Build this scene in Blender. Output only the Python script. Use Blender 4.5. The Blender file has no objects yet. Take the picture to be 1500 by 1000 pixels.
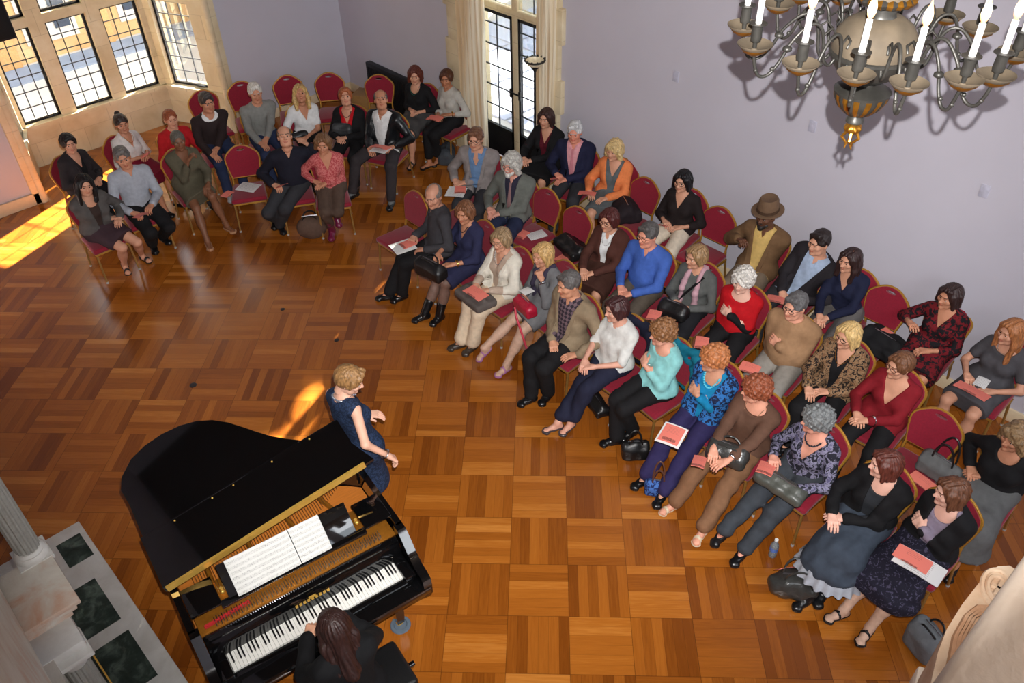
import bpy, bmesh, math, random
import numpy as np
from mathutils import Matrix, Vector, Euler
random.seed(7)
SC = bpy.context.scene
COL = SC.collection
PI = math.pi
F32 = np.float32

# ------------------------------------------------------------ camera model (room axes: X to the long wall, Y to the bay wall)
FOC = 1237.5
CAMZ = 5.680
RC = np.array([[0.729, -0.452, 0.514], [-0.684, -0.458, 0.567], [-0.021, -0.765, -0.644]])
_u, _s, _v = np.linalg.svd(RC); RC = _u @ _v
CAMP = np.array([0.0, 0.0, CAMZ])
def ray(u, v): return RC @ np.array([(u-750)/FOC, (v-500)/FOC, 1.0])
def at(u, v, z=0.0):
    d = ray(u, v); return CAMP + d*(z-CAMZ)/d[2]
def onX(u, v, x):
    d = ray(u, v); return CAMP + d*x/d[0]
def onY(u, v, y):
    d = ray(u, v); return CAMP + d*y/d[1]

# ------------------------------------------------------------ naming
def tag(o, label=None, cat=None, group=None, kind=None):
    if label: o['label'] = label
    if cat: o['category'] = cat
    if group: o['group'] = group
    if kind: o['kind'] = kind
    return o
def thing(name, label, cat, loc=(0, 0, 0), rz=0.0, group=None):
    o = bpy.data.objects.new(name, None); COL.objects.link(o)
    o.empty_display_size = 0.1
    o.location = loc; o.rotation_euler = (0, 0, rz)
    return tag(o, label, cat, group)
def copy_tree(o, parent=None):
    c = o.copy(); COL.objects.link(c)
    if parent is not None: c.parent = parent
    for ch in o.children: copy_tree(ch, c)
    return c

# ------------------------------------------------------------ materials
class NT:
    def __init__(s, mat):
        s.t = mat.node_tree; s.n = s.t.nodes; s.l = s.t.links
    def node(s, typ, ins=None, **kw):
        x = s.n.new(typ)
        for k, v in kw.items(): setattr(x, k, v)
        for k, v in (ins or {}).items():
            i = x.inputs[k]
            if hasattr(v, 'default_value') or isinstance(v, bpy.types.NodeSocket): s.l.new(v, i)
            else: i.default_value = v
        return x
    def m(s, op, a, b=0.0, c=None):
        ins = {0: a, 1: b}
        if c is not None: ins[2] = c
        return s.node('ShaderNodeMath', ins, operation=op).outputs[0]
    def mix(s, fac, a, b, mode='MIX'):
        x = s.n.new('ShaderNodeMix'); x.data_type = 'RGBA'; x.blend_type = mode
        for k, v in ((0, fac), (6, a), (7, b)):
            if isinstance(v, bpy.types.NodeSocket): s.l.new(v, x.inputs[k])
            else: x.inputs[k].default_value = (*v, 1) if (k > 0 and len(v) == 3) else v
        return x.outputs[2]
    def ramp(s, fac, stops, interp='LINEAR'):
        x = s.n.new('ShaderNodeValToRGB'); x.color_ramp.interpolation = interp
        e = x.color_ramp.elements
        while len(e) < len(stops): e.new(0.5)
        for i, (p, c) in enumerate(stops):
            e[i].position = p; e[i].color = (*c, 1) if len(c) == 3 else c
        s.l.new(fac, x.inputs[0]); return x.outputs[0]
def srgb(r, g=None, b=None):
    if g is None: r, g, b = r
    f = lambda c: (c/255/12.92) if c/255 <= 0.04045 else ((c/255+0.055)/1.055)**2.4
    return (f(r), f(g), f(b))
MATS = {}
def new_mat(name):
    m = bpy.data.materials.new(name); m.use_nodes = True
    b = m.node_tree.nodes['Principled BSDF']
    return m, NT(m), b
def mat(name, col, rough=0.6, metal=0.0, var=0.12, scale=30.0, bump=0.0, bscale=80.0, spec=0.5, sheen=0.0, coat=0.0, stretch=(1, 1, 1)):
    """plain material: base colour with mild procedural noise and bump"""
    if name in MATS: return MATS[name]
    m, t, b = new_mat(name)
    tc = t.node('ShaderNodeTexCoord').outputs['Object']
    if stretch != (1, 1, 1):
        tc = t.node('ShaderNodeMapping', {'Vector': tc, 'Scale': stretch}).outputs[0]
    n = t.node('ShaderNodeTexNoise', {'Vector': tc, 'Scale': scale, 'Detail': 3.0}).outputs['Fac']
    lo = tuple(c*(1-var) for c in col); hi = tuple(min(1, c*(1+var)) for c in col)
    t.l.new(t.ramp(n, [(0.3, lo), (0.7, hi)]), b.inputs['Base Color'])
    b.inputs['Roughness'].default_value = rough; b.inputs['Metallic'].default_value = metal
    b.inputs['Specular IOR Level'].default_value = spec
    if sheen: b.inputs['Sheen Weight'].default_value = sheen
    if coat: b.inputs['Coat Weight'].default_value = coat
    if bump:
        n2 = t.node('ShaderNodeTexNoise', {'Vector': tc, 'Scale': bscale, 'Detail': 2.0}).outputs['Fac']
        bp = t.node('ShaderNodeBump', {'Height': n2, 'Strength': bump, 'Distance': 0.01})
        t.l.new(bp.outputs[0], b.inputs['Normal'])
    MATS[name] = m
    return m
def cloth(name, rgb, rough=0.85, bump=0.55, var=0.10, fold=14.0):
    """woven fabric: soft folds by noise bump"""
    return mat('fabric '+name, srgb(*rgb), rough, 0, var, 25, bump, fold, 0.25, 0.0)
def patterned(name, c1, c2, scale=22.0, thr=0.5, c3=None, kind='noise', rough=0.85):
    if name in MATS: return MATS[name]
    m, t, b = new_mat(name)
    tc = t.node('ShaderNodeTexCoord').outputs['Object']
    if kind == 'noise':
        f = t.node('ShaderNodeTexNoise', {'Vector': tc, 'Scale': scale, 'Detail': 2.0, 'Distortion': 0.8}).outputs['Fac']
    elif kind == 'spots':
        f = t.node('ShaderNodeTexVoronoi', {'Vector': tc, 'Scale': scale}).outputs['Distance']
    elif kind == 'rings':
        f = t.m('PINGPONG', t.node('ShaderNodeTexVoronoi', {'Vector': tc, 'Scale': scale}).outputs['Distance'], 0.35)
        f = t.m('MULTIPLY', f, 2.4)
    else:  # plaid
        sp = t.node('ShaderNodeSeparateXYZ', {0: tc})
        a = t.m('SINE', t.m('MULTIPLY', sp.outputs[1], scale*6.0)); c = t.m('SINE', t.m('MULTIPLY', sp.outputs[2], scale*6.0))
        f = t.m('ADD', t.m('MULTIPLY', t.m('ADD', a, c), 0.25), 0.5)
    st = [(thr-0.04, srgb(*c1)), (thr+0.04, srgb(*c2))]
    if c3: st.append((min(0.98, thr+0.16), srgb(*c3)))
    t.l.new(t.ramp(f, st), b.inputs['Base Color'])
    b.inputs['Roughness'].default_value = rough; b.inputs['Specular IOR Level'].default_value = 0.25
    n2 = t.node('ShaderNodeTexNoise', {'Vector': tc, 'Scale': 14.0, 'Detail': 2.0}).outputs['Fac']
    t.l.new(t.node('ShaderNodeBump', {'Height': n2, 'Strength': 0.5, 'Distance': 0.01}).outputs[0], b.inputs['Normal'])
    MATS[name] = m
    return m
def emis(name, col, strength):
    if name in MATS: return MATS[name]
    m, t, b = new_mat(name)
    b.inputs['Base Color'].default_value = (*col, 1)
    b.inputs['Emission Color'].default_value = (*col, 1); b.inputs['Emission Strength'].default_value = strength
    MATS[name] = m; return m

# ------------------------------------------------------------ mesh building
def rotz(a):
    c, s = math.cos(a), math.sin(a); return np.array([[c, -s, 0], [s, c, 0], [0, 0, 1.0]])
def roty(a):
    c, s = math.cos(a), math.sin(a); return np.array([[c, 0, s], [0, 1, 0], [-s, 0, c]])
def rotx(a):
    c, s = math.cos(a), math.sin(a); return np.array([[1, 0, 0], [0, c, -s], [0, s, c]])
def frame_from(d, up=(0, 0, 1)):
    """3x3 whose columns are forward=d, left, up"""
    d = np.array(d, float); d /= np.linalg.norm(d)
    u = np.array(up, float)
    if abs(d @ u) > 0.97*np.linalg.norm(u): u = np.array([1.0, 0, 0.2])
    l = np.cross(u, d); l /= np.linalg.norm(l)
    return np.stack([d, l, np.cross(d, l)], 1)

class MB:
    def __init__(s): s.v = []; s.f = []; s.m = []
    def add(s, verts, faces, mi=0, R=None, T=None):
        V = np.asarray(verts, float).reshape(-1, 3)
        if R is not None: V = V @ np.asarray(R).T
        if T is not None: V = V + np.asarray(T)
        o = len(s.v); s.v.extend(V.tolist())
        for f in faces: s.f.append([i+o for i in f])
        if isinstance(mi, (list, np.ndarray)): s.m.extend(list(mi))
        else: s.m.extend([mi]*len(faces))
        return s
    def box(s, c, size, R=None, bev=0.0, mi=0, seg=2):
        if bev <= 0:
            x, y, z = [a/2 for a in size]
            V = [(-x,-y,-z),(x,-y,-z),(x,y,-z),(-x,y,-z),(-x,-y,z),(x,-y,z),(x,y,z),(-x,y,z)]
            Fc = [(3,2,1,0),(4,5,6,7),(0,1,5,4),(1,2,6,5),(2,3,7,6),(3,0,4,7)]
            return s.add(V, Fc, mi, R, c)
        bm = bmesh.new(); bmesh.ops.create_cube(bm, size=1.0)
        for v in bm.verts: v.co = Vector((v.co.x*size[0], v.co.y*size[1], v.co.z*size[2]))
        bmesh.ops.bevel(bm, geom=list(bm.edges), offset=bev, segments=seg, affect='EDGES', profile=0.5)
        return s.bm(bm, mi, R, c)
    def bm(s, bm, mi=0, R=None, T=None):
        bm.verts.index_update()
        V = [tuple(v.co) for v in bm.verts]; Fc = [[v.index for v in f.verts] for f in bm.faces]
        bm.free(); return s.add(V, Fc, mi, R, T)
    def tube(s, pts, r, n=8, mi=0, cap=True, closed=False, flat=None):
        P = np.array(pts, float); k = len(P)
        rr = np.full(k, r, float) if np.isscalar(r) else np.array(r, float)
        up = None; V = []
        for i in range(k):
            if closed: d = P[(i+1) % k]-P[i-1]
            else: d = P[min(i+1, k-1)]-P[max(i-1, 0)]
            d = d/(np.linalg.norm(d)+1e-12)
            if up is None:
                up = np.array([0, 0, 1.0]) if abs(d[2]) < 0.9 else np.array([1.0, 0, 0])
            a = up-(up@d)*d; a /= (np.linalg.norm(a)+1e-12); b = np.cross(d, a); up = a
            for j in range(n):
                t = 2*PI*(j+0.5)/n
                fa = 1.0 if flat is None else flat
                V.append(P[i]+rr[i]*(math.cos(t)*a*fa+math.sin(t)*b))
        Fc = []
        for i in range(k if closed else k-1):
            i2 = (i+1) % k
            for j in range(n):
                j2 = (j+1) % n; Fc.append((i*n+j, i*n+j2, i2*n+j2, i2*n+j))
        if cap and not closed:
            Fc.append(list(range(n))[::-1]); Fc.append([(k-1)*n+j for j in range(n)])
        return s.add(V, Fc, mi)
    def lathe(s, prof, n=24, T=(0, 0, 0), mi=0, R=None, wob=None):
        V = []; Fc = []; k = len(prof)
        for (r, z) in prof:
            for j in range(n):
                t = 2*PI*j/n; w = 1.0 if wob is None else wob(t)
                V.append((r*w*math.cos(t), r*w*math.sin(t), z))
        for i in range(k-1):
            for j in range(n):
                j2 = (j+1) % n; Fc.append((i*n+j, i*n+j2, (i+1)*n+j2, (i+1)*n+j))
        Fc.append(list(range(n))[::-1]); Fc.append([(k-1)*n+j for j in range(n)])
        return s.add(V, Fc, mi, R, T)
    def prism(s, poly, z0, z1, mi=0, R=None, T=None):
        n = len(poly); V = [(x, y, z0) for x, y in poly]+[(x, y, z1) for x, y in poly]
        a = sum(poly[i][0]*poly[(i+1) % n][1]-poly[(i+1) % n][0]*poly[i][1] for i in range(n))
        Fc = [list(range(n))[::-1], list(range(n, 2*n))]
        for i in range(n): Fc.append((i, (i+1) % n, n+(i+1) % n, n+i))
        if a < 0: Fc = [f[::-1] for f in Fc]
        return s.add(V, Fc, mi, R, T)
    def ball(s, c, r, n=12, mi=0, R=None):
        rr = (r, r, r) if np.isscalar(r) else r
        m = max(6, n//2+2); V = []; Fc = []
        for i in range(m+1):
            p = PI*i/m
            for j in range(n):
                t = 2*PI*j/n; V.append((rr[0]*math.sin(p)*math.cos(t), rr[1]*math.sin(p)*math.sin(t), -rr[2]*math.cos(p)))
        for i in range(m):
            for j in range(n):
                j2 = (j+1) % n; Fc.append((i*n+j, i*n+j2, (i+1)*n+j2, (i+1)*n+j))
        return s.add(V, Fc, mi, R, c)
    def quad(s, a, b, c, d, mi=0): return s.add([a, b, c, d], [(0, 1, 2, 3)], mi)
    def build(s, name, mats, parent=None, loc=None, rot=None, smooth=40.0):
        V = np.array(s.v, F32)
        return mesh_obj(name, V, s.f, mats, parent, loc, rot, smooth, s.m)
def mesh_obj(name, V, Fc, mats, parent=None, loc=None, rot=None, smooth=40.0, mi=None):
    me = bpy.data.meshes.new(name)
    me.from_pydata(V.tolist() if hasattr(V, 'tolist') else V, [], Fc if isinstance(Fc, list) else Fc.tolist())
    if not isinstance(mats, (list, tuple)): mats = [mats]
    for m in mats: me.materials.append(m)
    n = len(me.polygons)
    if mi is not None and len(mats) > 1: me.polygons.foreach_set('material_index', np.array(mi, np.int32))
    if smooth:
        me.polygons.foreach_set('use_smooth', np.ones(n, bool))
        if smooth < 180: me.set_sharp_from_angle(angle=math.radians(smooth))
    me.validate(); me.update()
    o = bpy.data.objects.new(name, me); COL.objects.link(o)
    if parent is not None: o.parent = parent
    if loc is not None: o.location = loc
    if rot is not None: o.rotation_euler = rot
    return o
def struct(name, mb, mats, smooth=40.0, **kw):
    o = mb.build(name, mats, smooth=smooth) if isinstance(mb, MB) else mb
    o['kind'] = 'structure'
    return o

# ------------------------------------------------------------ smooth bodies: distance fields + surface nets
def RCN(a, b, r1, r2=None, k=0.03): return ('rc', np.array(a, float), np.array(b, float), r1, r1 if r2 is None else r2, k)
def ELL(c, r, R=None, k=0.03): return ('el', np.array(c, float), np.array(r, float), np.eye(3) if R is None else np.array(R), k)
def infl(p, d):
    if p[0] == 'rc': return ('rc', p[1], p[2], p[3]+d, p[4]+d, p[5])
    return ('el', p[1], p[2]+d, p[3], p[4])
def pbox(p):
    if p[0] == 'bx':
        e = np.abs(p[3]) @ p[2]; return p[1]-e, p[1]+e
    if p[0] == 'rc':
        r = max(p[3], p[4]); return np.minimum(p[1], p[2])-r, np.maximum(p[1], p[2])+r
    e = np.abs(p[3]) @ p[2]; return p[1]-e, p[1]+e
def BOX(c, half, r, R=None, k=0.02): return ('bx', np.array(c, float), np.array(half, float), np.eye(3) if R is None else np.array(R), r, k)
def pdist(p, X, Y, Z):
    if p[0] == 'bx':
        c, hf, R, r = p[1], p[2], p[3], p[4]
        x, y, z = X-c[0], Y-c[1], Z-c[2]
        q = [np.abs(R[0, i]*x+R[1, i]*y+R[2, i]*z)-(hf[i]-r) for i in range(3)]
        return np.sqrt(sum(np.maximum(a, 0)**2 for a in q))+np.minimum(np.maximum(q[0], np.maximum(q[1], q[2])), 0)-r
    if p[0] == 'rc':
        a, b = p[1], p[2]; ab = b-a; L = ab@ab+1e-12
        t = np.clip(((X-a[0])*ab[0]+(Y-a[1])*ab[1]+(Z-a[2])*ab[2])/L, 0, 1)
        return np.sqrt((X-a[0]-t*ab[0])**2+(Y-a[1]-t*ab[1])**2+(Z-a[2]-t*ab[2])**2)-(p[3]+t*(p[4]-p[3]))
    c, r, R = p[1], p[2], p[3]
    x, y, z = X-c[0], Y-c[1], Z-c[2]
    q = [R[0, i]*x+R[1, i]*y+R[2, i]*z for i in range(3)]
    k0 = np.sqrt(sum((q[i]/r[i])**2 for i in range(3))); k1 = np.sqrt(sum((q[i]/r[i]**2)**2 for i in range(3)))+1e-9
    return k0*(k0-1)/k1
def smin(a, b, k):
    if k <= 0: return np.minimum(a, b)
    h = np.maximum(k-np.abs(a-b), 0)/k
    return np.minimum(a, b)-h*h*k*0.25
def field(prims, h, subs=(), cuts=(), noise=None):
    """prims are blended together; subs are (prim,k) carved away; cuts are functions f(X,Y,Z) kept where f<0"""
    bb = [pbox(p) for p in prims]
    lo = np.min([b[0] for b in bb], 0)-3*h-0.02; hi = np.max([b[1] for b in bb], 0)+3*h+0.02
    n = np.ceil((hi-lo)/h).astype(int)+1
    ax = [(lo[i]+h*np.arange(n[i])).astype(F32) for i in range(3)]
    A = np.full(n, 0.5, F32)
    def sub(b0, b1, m):
        i0 = np.clip(((b0-m-lo)/h).astype(int), 0, n-1); i1 = np.clip(((b1+m-lo)/h).astype(int)+2, 1, n)
        sl = tuple(slice(i0[i], i1[i]) for i in range(3))
        return sl, ax[0][sl[0]][:, None, None], ax[1][sl[1]][None, :, None], ax[2][sl[2]][None, None, :]
    for p, b in zip(prims, bb):
        k = p[-1]; sl, X, Y, Z = sub(b[0], b[1], 2*h+k)
        A[sl] = smin(A[sl], pdist(p, X, Y, Z).astype(F32), k)
    X, Y, Z = ax[0][:, None, None], ax[1][None, :, None], ax[2][None, None, :]
    if noise is not None: A = A+noise(X, Y, Z).astype(F32)
    for p, k in subs:
        b = pbox(p); sl, X1, Y1, Z1 = sub(b[0], b[1], 2*h+k)
        A[sl] = -smin(-A[sl], pdist(p, X1, Y1, Z1).astype(F32), k)
    for c in cuts: A = np.maximum(A, c(X, Y, Z).astype(F32))
    A[0] = A[-1] = 0.5; A[:, 0] = A[:, -1] = 0.5; A[:, :, 0] = A[:, :, -1] = 0.5
    return nets(A, lo, h)
_CO = np.array([(i, j, k) for i in (0, 1) for j in (0, 1) for k in (0, 1)])
_ED = [(a, b) for a in range(8) for b in range(a+1, 8) if np.abs(_CO[a]-_CO[b]).sum() == 1]
def nets(A, lo, h):
    S = A < 0
    cnt = np.zeros(np.array(A.shape)-1, np.int8)
    for c in _CO:
        cnt += S[c[0]:A.shape[0]-1+c[0], c[1]:A.shape[1]-1+c[1], c[2]:A.shape[2]-1+c[2]]
    act = np.argwhere((cnt > 0) & (cnt < 8))
    if len(act) == 0: return np.zeros((0, 3)), np.zeros((0, 4), int)
    vals = np.stack([A[act[:, 0]+c[0], act[:, 1]+c[1], act[:, 2]+c[2]] for c in _CO], 1)
    acc = np.zeros((len(act), 3)); w = np.zeros(len(act))
    for a, b in _ED:
        va, vb = vals[:, a], vals[:, b]; x = (va < 0) != (vb < 0)
        t = np.where(x, va/(va-vb+1e-20), 0)
        p = _CO[a][None, :]+t[:, None]*(_CO[b]-_CO[a])[None, :]
        acc += p*x[:, None]; w += x
    V = lo+h*(act+acc/w[:, None])
    idx = np.full(cnt.shape, -1, np.int64); idx[act[:, 0], act[:, 1], act[:, 2]] = np.arange(len(act))
    Q = []
    for d in range(3):
        sl0 = [slice(1, -1)]*3; sl1 = [slice(1, -1)]*3
        sl0[d] = slice(0, -1); sl1[d] = slice(1, None)
        s0, s1 = S[tuple(sl0)], S[tuple(sl1)]
        e = np.argwhere(s0 != s1); off = np.ones(3, int); off[d] = 0
        e = e+off
        fl = S[e[:, 0], e[:, 1], e[:, 2]]
        u, v = (d+1) % 3, (d+2) % 3
        U = np.zeros(3, int); U[u] = 1; W = np.zeros(3, int); W[v] = 1
        g = lambda q: idx[q[:, 0], q[:, 1], q[:, 2]]
        q = np.stack([g(e-U-W), g(e-W), g(e), g(e-U)], 1)
        q[~fl] = q[~fl][:, ::-1]
        Q.append(q)
    Q = np.concatenate(Q); Q = Q[(Q >= 0).all(1)]
    return V, Q
# ============================================================ ROOM
def m_parquet():
    m, t, b = new_mat('oak parquet')
    P = t.node('ShaderNodeNewGeometry').outputs['Position']
    sp = t.node('ShaderNodeSeparateXYZ', {0: P}); X, Y = sp.outputs[0], sp.outputs[1]
    q = 0.70710678/0.46
    gx = t.m('ADD', t.m('MULTIPLY', t.m('SUBTRACT', X, Y), q), 2.5698+40)
    gy = t.m('ADD', t.m('MULTIPLY', t.m('ADD', X, Y), -q), 10.6911+60)
    ix, iy = t.m('FLOOR', gx), t.m('FLOOR', gy)
    fx, fy = t.m('FRACT', gx), t.m('FRACT', gy)
    par = t.m('MODULO', t.m('ADD', ix, iy), 2.0)       # 1: strips run along gy
    mixv = lambda a, c: t.m('ADD', t.m('MULTIPLY', a, par), t.m('MULTIPLY', c, t.m('SUBTRACT', 1.0, par)))
    ac = mixv(fx, fy); al = mixv(fy, fx)
    k = t.m('FLOOR', t.m('MULTIPLY', ac, 6.0)); fk = t.m('FRACT', t.m('MULTIPLY', ac, 6.0))
    cv = t.node('ShaderNodeCombineXYZ', {0: ix, 1: iy, 2: k}).outputs[0]
    rn = t.node('ShaderNodeTexWhiteNoise', {'Vector': cv}, noise_dimensions='3D').outputs['Value']
    gv = t.node('ShaderNodeCombineXYZ', {0: t.m('MULTIPLY', ac, 26.0), 1: t.m('ADD', t.m('MULTIPLY', al, 1.6), t.m('MULTIPLY', rn, 37.0)), 2: t.m('MULTIPLY', rn, 11.0)}).outputs[0]
    gr = t.node('ShaderNodeTexNoise', {'Vector': gv, 'Scale': 1.4, 'Detail': 4.0, 'Distortion': 0.6}).outputs['Fac']
    tv = t.node('ShaderNodeTexWhiteNoise', {'Vector': t.node('ShaderNodeCombineXYZ', {0: ix, 1: iy, 2: 9.0}).outputs[0]}, noise_dimensions='3D').outputs['Value']
    v = t.m('ADD', t.m('ADD', t.m('MULTIPLY', rn, 0.50), t.m('MULTIPLY', gr, 0.40)), t.m('MULTIPLY', tv, 0.16))
    v = t.m('SUBTRACT', v, t.m('MULTIPLY', par, 0.17))  # directional sheen put into the colour: strips along gy darkened
    col = t.ramp(v, [(0.10, srgb(120, 62, 15)), (0.40, srgb(150, 83, 24)), (0.66, srgb(170, 99, 32)), (0.92, srgb(196, 126, 54))])
    e1 = t.m('MINIMUM', fk, t.m('SUBTRACT', 1.0, fk)); e2 = t.m('MINIMUM', t.m('MINIMUM', fx, t.m('SUBTRACT', 1.0, fx)), t.m('MINIMUM', fy, t.m('SUBTRACT', 1.0, fy)))
    g1 = t.m('LESS_THAN', e1, 0.018); g2 = t.m('LESS_THAN', e2, 0.0045)
    gap = t.m('MAXIMUM', t.m('MULTIPLY', g1, 0.35), t.m('MULTIPLY', g2, 0.6))
    col = t.mix(gap, col, srgb(58, 28, 10))
    t.l.new(col, b.inputs['Base Color'])
    rg = t.node('ShaderNodeTexNoise', {'Vector': P, 'Scale': 1.3, 'Detail': 3.0}).outputs['Fac']
    t.l.new(t.m('ADD', t.m('MULTIPLY', rg, 0.14), 0.13), b.inputs['Roughness'])
    b.inputs['Specular IOR Level'].default_value = 0.55; b.inputs['Coat Weight'].default_value = .35; b.inputs['Coat Roughness'].default_value = .22
    bp = t.node('ShaderNodeBump', {'Height': t.m('SUBTRACT', t.m('MULTIPLY', gr, 0.4), gap), 'Strength': 0.10, 'Distance': 0.004})
    t.l.new(bp.outputs[0], b.inputs['Normal'])
    return m
M_FLOOR = m_parquet()
M_WALL = mat('lavender paint', srgb(196, 192, 203), 0.75, var=0.02, scale=2.0, bump=0.03, bscale=140)
M_CEIL = mat('white plaster', srgb(225, 222, 215), 0.8, var=0.02)
def m_stone(name, c1, c2, c3, scale=2.2, rough=0.7, block=None):
    m, t, b = new_mat(name)
    P = t.node('ShaderNodeNewGeometry').outputs['Position']
    n = t.node('ShaderNodeTexNoise', {'Vector': P, 'Scale': scale, 'Detail': 6.0, 'Roughness': 0.6, 'Distortion': 0.5}).outputs['Fac']
    col = t.ramp(n, [(0.28, srgb(*c1)), (0.5, srgb(*c2)), (0.72, srgb(*c3))])
    if block:
        sp = t.node('ShaderNodeSeparateXYZ', {0: P})
        zz = t.m('MULTIPLY', sp.outputs[2], 1.0/block); r = t.m('FLOOR', zz)
        h = t.m('FRACT', t.m('ADD', t.m('MULTIPLY', t.m('ADD', sp.outputs[0], sp.outputs[1]), 1/(block*2.0)), t.m('MULTIPLY', r, 0.43)))
        j = t.m('MAXIMUM', t.m('LESS_THAN', t.m('FRACT', zz), 0.02), t.m('LESS_THAN', h, 0.012))
        col = t.mix(t.m('MULTIPLY', j, 0.35), col, srgb(150, 128, 96))
        w = t.node('ShaderNodeTexWhiteNoise', {'Vector': t.node('ShaderNodeCombineXYZ', {0: r, 1: t.m('FLOOR', t.m('ADD', t.m('MULTIPLY', t.m('ADD', sp.outputs[0], sp.outputs[1]), 1/(block*2.0)), t.m('MULTIPLY', r, 0.43)))}).outputs[0]}).outputs['Value']
        col = t.mix(t.m('MULTIPLY', w, 0.18), col, srgb(176, 150, 112))
    t.l.new(col, b.inputs['Base Color']); b.inputs['Roughness'].default_value = rough
    n2 = t.node('ShaderNodeTexNoise', {'Vector': P, 'Scale': 60.0, 'Detail': 4.0}).outputs['Fac']
    t.l.new(t.node('ShaderNodeBump', {'Height': n2, 'Strength': 0.15, 'Distance': 0.01}).outputs[0], b.inputs['Normal'])
    return m
M_STONE = m_stone('limestone', (206, 186, 148), (224, 207, 172), (236, 224, 196), block=0.34)
M_STONE2 = m_stone('carved stone', (214, 192, 170), (228, 210, 192), (238, 226, 212), 3.0)
M_MARBLE = m_stone('veined marble', (196, 150, 122), (206, 198, 186), (222, 218, 208), 3.4, 0.35)
M_WHITEM = m_stone('white marble', (186, 182, 176), (204, 201, 196), (218, 216, 212), 4.0, 0.35)
M_GREEN = m_stone('green marble', (22, 32, 27), (48, 60, 53), (104, 118, 108), 9.0, 0.3)
M_IRON = mat('black iron', srgb(34, 34, 38), 0.45, 0.5)
M_LEAD = mat('lead came', srgb(66, 68, 74), 0.5, 0.6)
M_TRIMW = mat('cream paint', srgb(226, 206, 172), 0.5, var=0.03)
def m_glass():
    m, t, b = new_mat('window glass')
    out = t.n['Material Output']; t.n.remove(b)
    tr = t.node('ShaderNodeBsdfTransparent', {'Color': (0.96, 0.98, 0.97, 1)})
    gl = t.node('ShaderNodeBsdfGlossy', {'Roughness': 0.03})
    fr = t.node('ShaderNodeFresnel', {'IOR': 1.45})
    mx = t.node('ShaderNodeMixShader', {0: t.m('MULTIPLY', fr.outputs[0], 0.6), 1: tr.outputs[0], 2: gl.outputs[0]})
    t.l.new(mx.outputs[0], out.inputs[0]); return m
M_GLASS = m_glass()

XL, XR, YB, YN, ZC = -0.35, 7.035, 11.5, -3.0, 6.6
fl = MB()
fl.add([(XL, YN, 0), (7.40, YN, 0), (7.40, YB, 0), (XL, YB, 0)], [(0, 1, 2, 3)])
fl.add([(2.06, YB, 0), (4.95, YB, 0), (4.47, 12.55, 0), (2.38, 12.55, 0)], [(0, 1, 2, 3)])
struct('floor', fl, M_FLOOR, smooth=0)
cl = MB(); cl.box(((XL+7.4)/2, (YN+12.8)/2, ZC+.1), (7.4-XL+.3, 12.8-YN+.3, .2)); struct('ceiling', cl, mat('dark oak ceiling', srgb(70, 52, 38), .6, scale=3))
# --- long wall on the right, pierced by the garden door
DY0, DY1, DZ = 6.98, 8.58, 4.1
w = MB()
w.box((XR+.2, (YN+DY0)/2, ZC/2), (.4, DY0-YN, ZC)); w.box((XR+.2, (DY1+YB+.4)/2, ZC/2), (.4, YB+.4-DY1, ZC))
w.box((XR+.2, (DY0+DY1)/2, (DZ+ZC)/2), (.4, DY1-DY0, ZC-DZ)); struct('wall_right', w, M_WALL)
# --- wall with the bay
w = MB()
w.box(((XL-.2+2.06)/2, YB+.15, ZC/2), (2.06-XL+.2, .3, ZC)); w.box(((4.95+XR)/2, YB+.15, ZC/2), (XR-4.95, .3, ZC))
w.box(((2.06+4.95)/2, YB+.15, (3.5+ZC)/2), (2.89, .3, ZC-3.5)); struct('wall_back', w, M_WALL)
w = MB(); w.box((XL-.15, (YN+YB+.3)/2, ZC/2), (.3, YB+.3-YN, ZC))
struct('wall_left', w, M_WALL)
w = MB()
w.box(((XL+7.4)/2, YN-.15, 1.6), (7.4-XL+.3, .3, 3.2)); w.box(((XL+7.4)/2, YN-.15, 6.3), (7.4-XL+.3, .3, .6))
for a, b_ in ((XL-.15, .4), (3.0, 3.6), (6.4, 7.55)): w.box(((a+b_)/2, YN-.15, 4.6), (b_-a, .3, 2.8))
struct('wall_front', w, M_WALL)
# baseboards
b = MB(); b.box((XR-.012, (YN+6.76)/2, .07), (.024, 6.76-YN, .14), bev=.006); b.box((XR-.012, (8.8+YB)/2, .07), (.024, YB-8.8, .14), bev=.006); struct('baseboard_right', b, M_TRIMW)
b = MB(); b.box(((XL+2.06)/2, YB-.02, .08), (2.06-XL+.0, .04, .16), bev=.008); b.box(((4.95+XR)/2, YB-.012, .07), (XR-4.95, .024, .14), bev=.006); struct('baseboard_back', b, M_TRIMW)

# --- bay: sill walls, mullions, transom in limestone
def wallseg(mb, p0, p1, z0, z1, th=.2, off=.0):
    """upright slab from p0 to p1, its room face on the line, thickness outward (to the left of p0->p1)"""
    p0 = np.array(p0, float); p1 = np.array(p1, float); d = (p1-p0)/np.linalg.norm(p1-p0); n = np.array((-d[1], d[0]))
    a, b2 = p0+n*off, p1+n*off; c, e = b2+n*th, a+n*th
    mb.add([(*a, z0), (*b2, z0), (*c, z0), (*e, z0), (*a, z1), (*b2, z1), (*c, z1), (*e, z1)], [(3, 2, 1, 0), (4, 5, 6, 7), (0, 1, 5, 4), (1, 2, 6, 5), (2, 3, 7, 6), (3, 0, 4, 7)])
SIL, TR0, TR1, TOP = .60, 1.84, 1.96, 3.25
BL, BR = np.array((2.38, 12.5)), np.array((4.47, 12.5)); WL, WR = np.array((2.06, YB)), np.array((4.95, YB))
st = MB()
lights = [(2.43, 2.94), (3.14, 3.68), (3.87, 4.40)]
def lerp(a, b, t): return a+(b-a)*t
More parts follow.
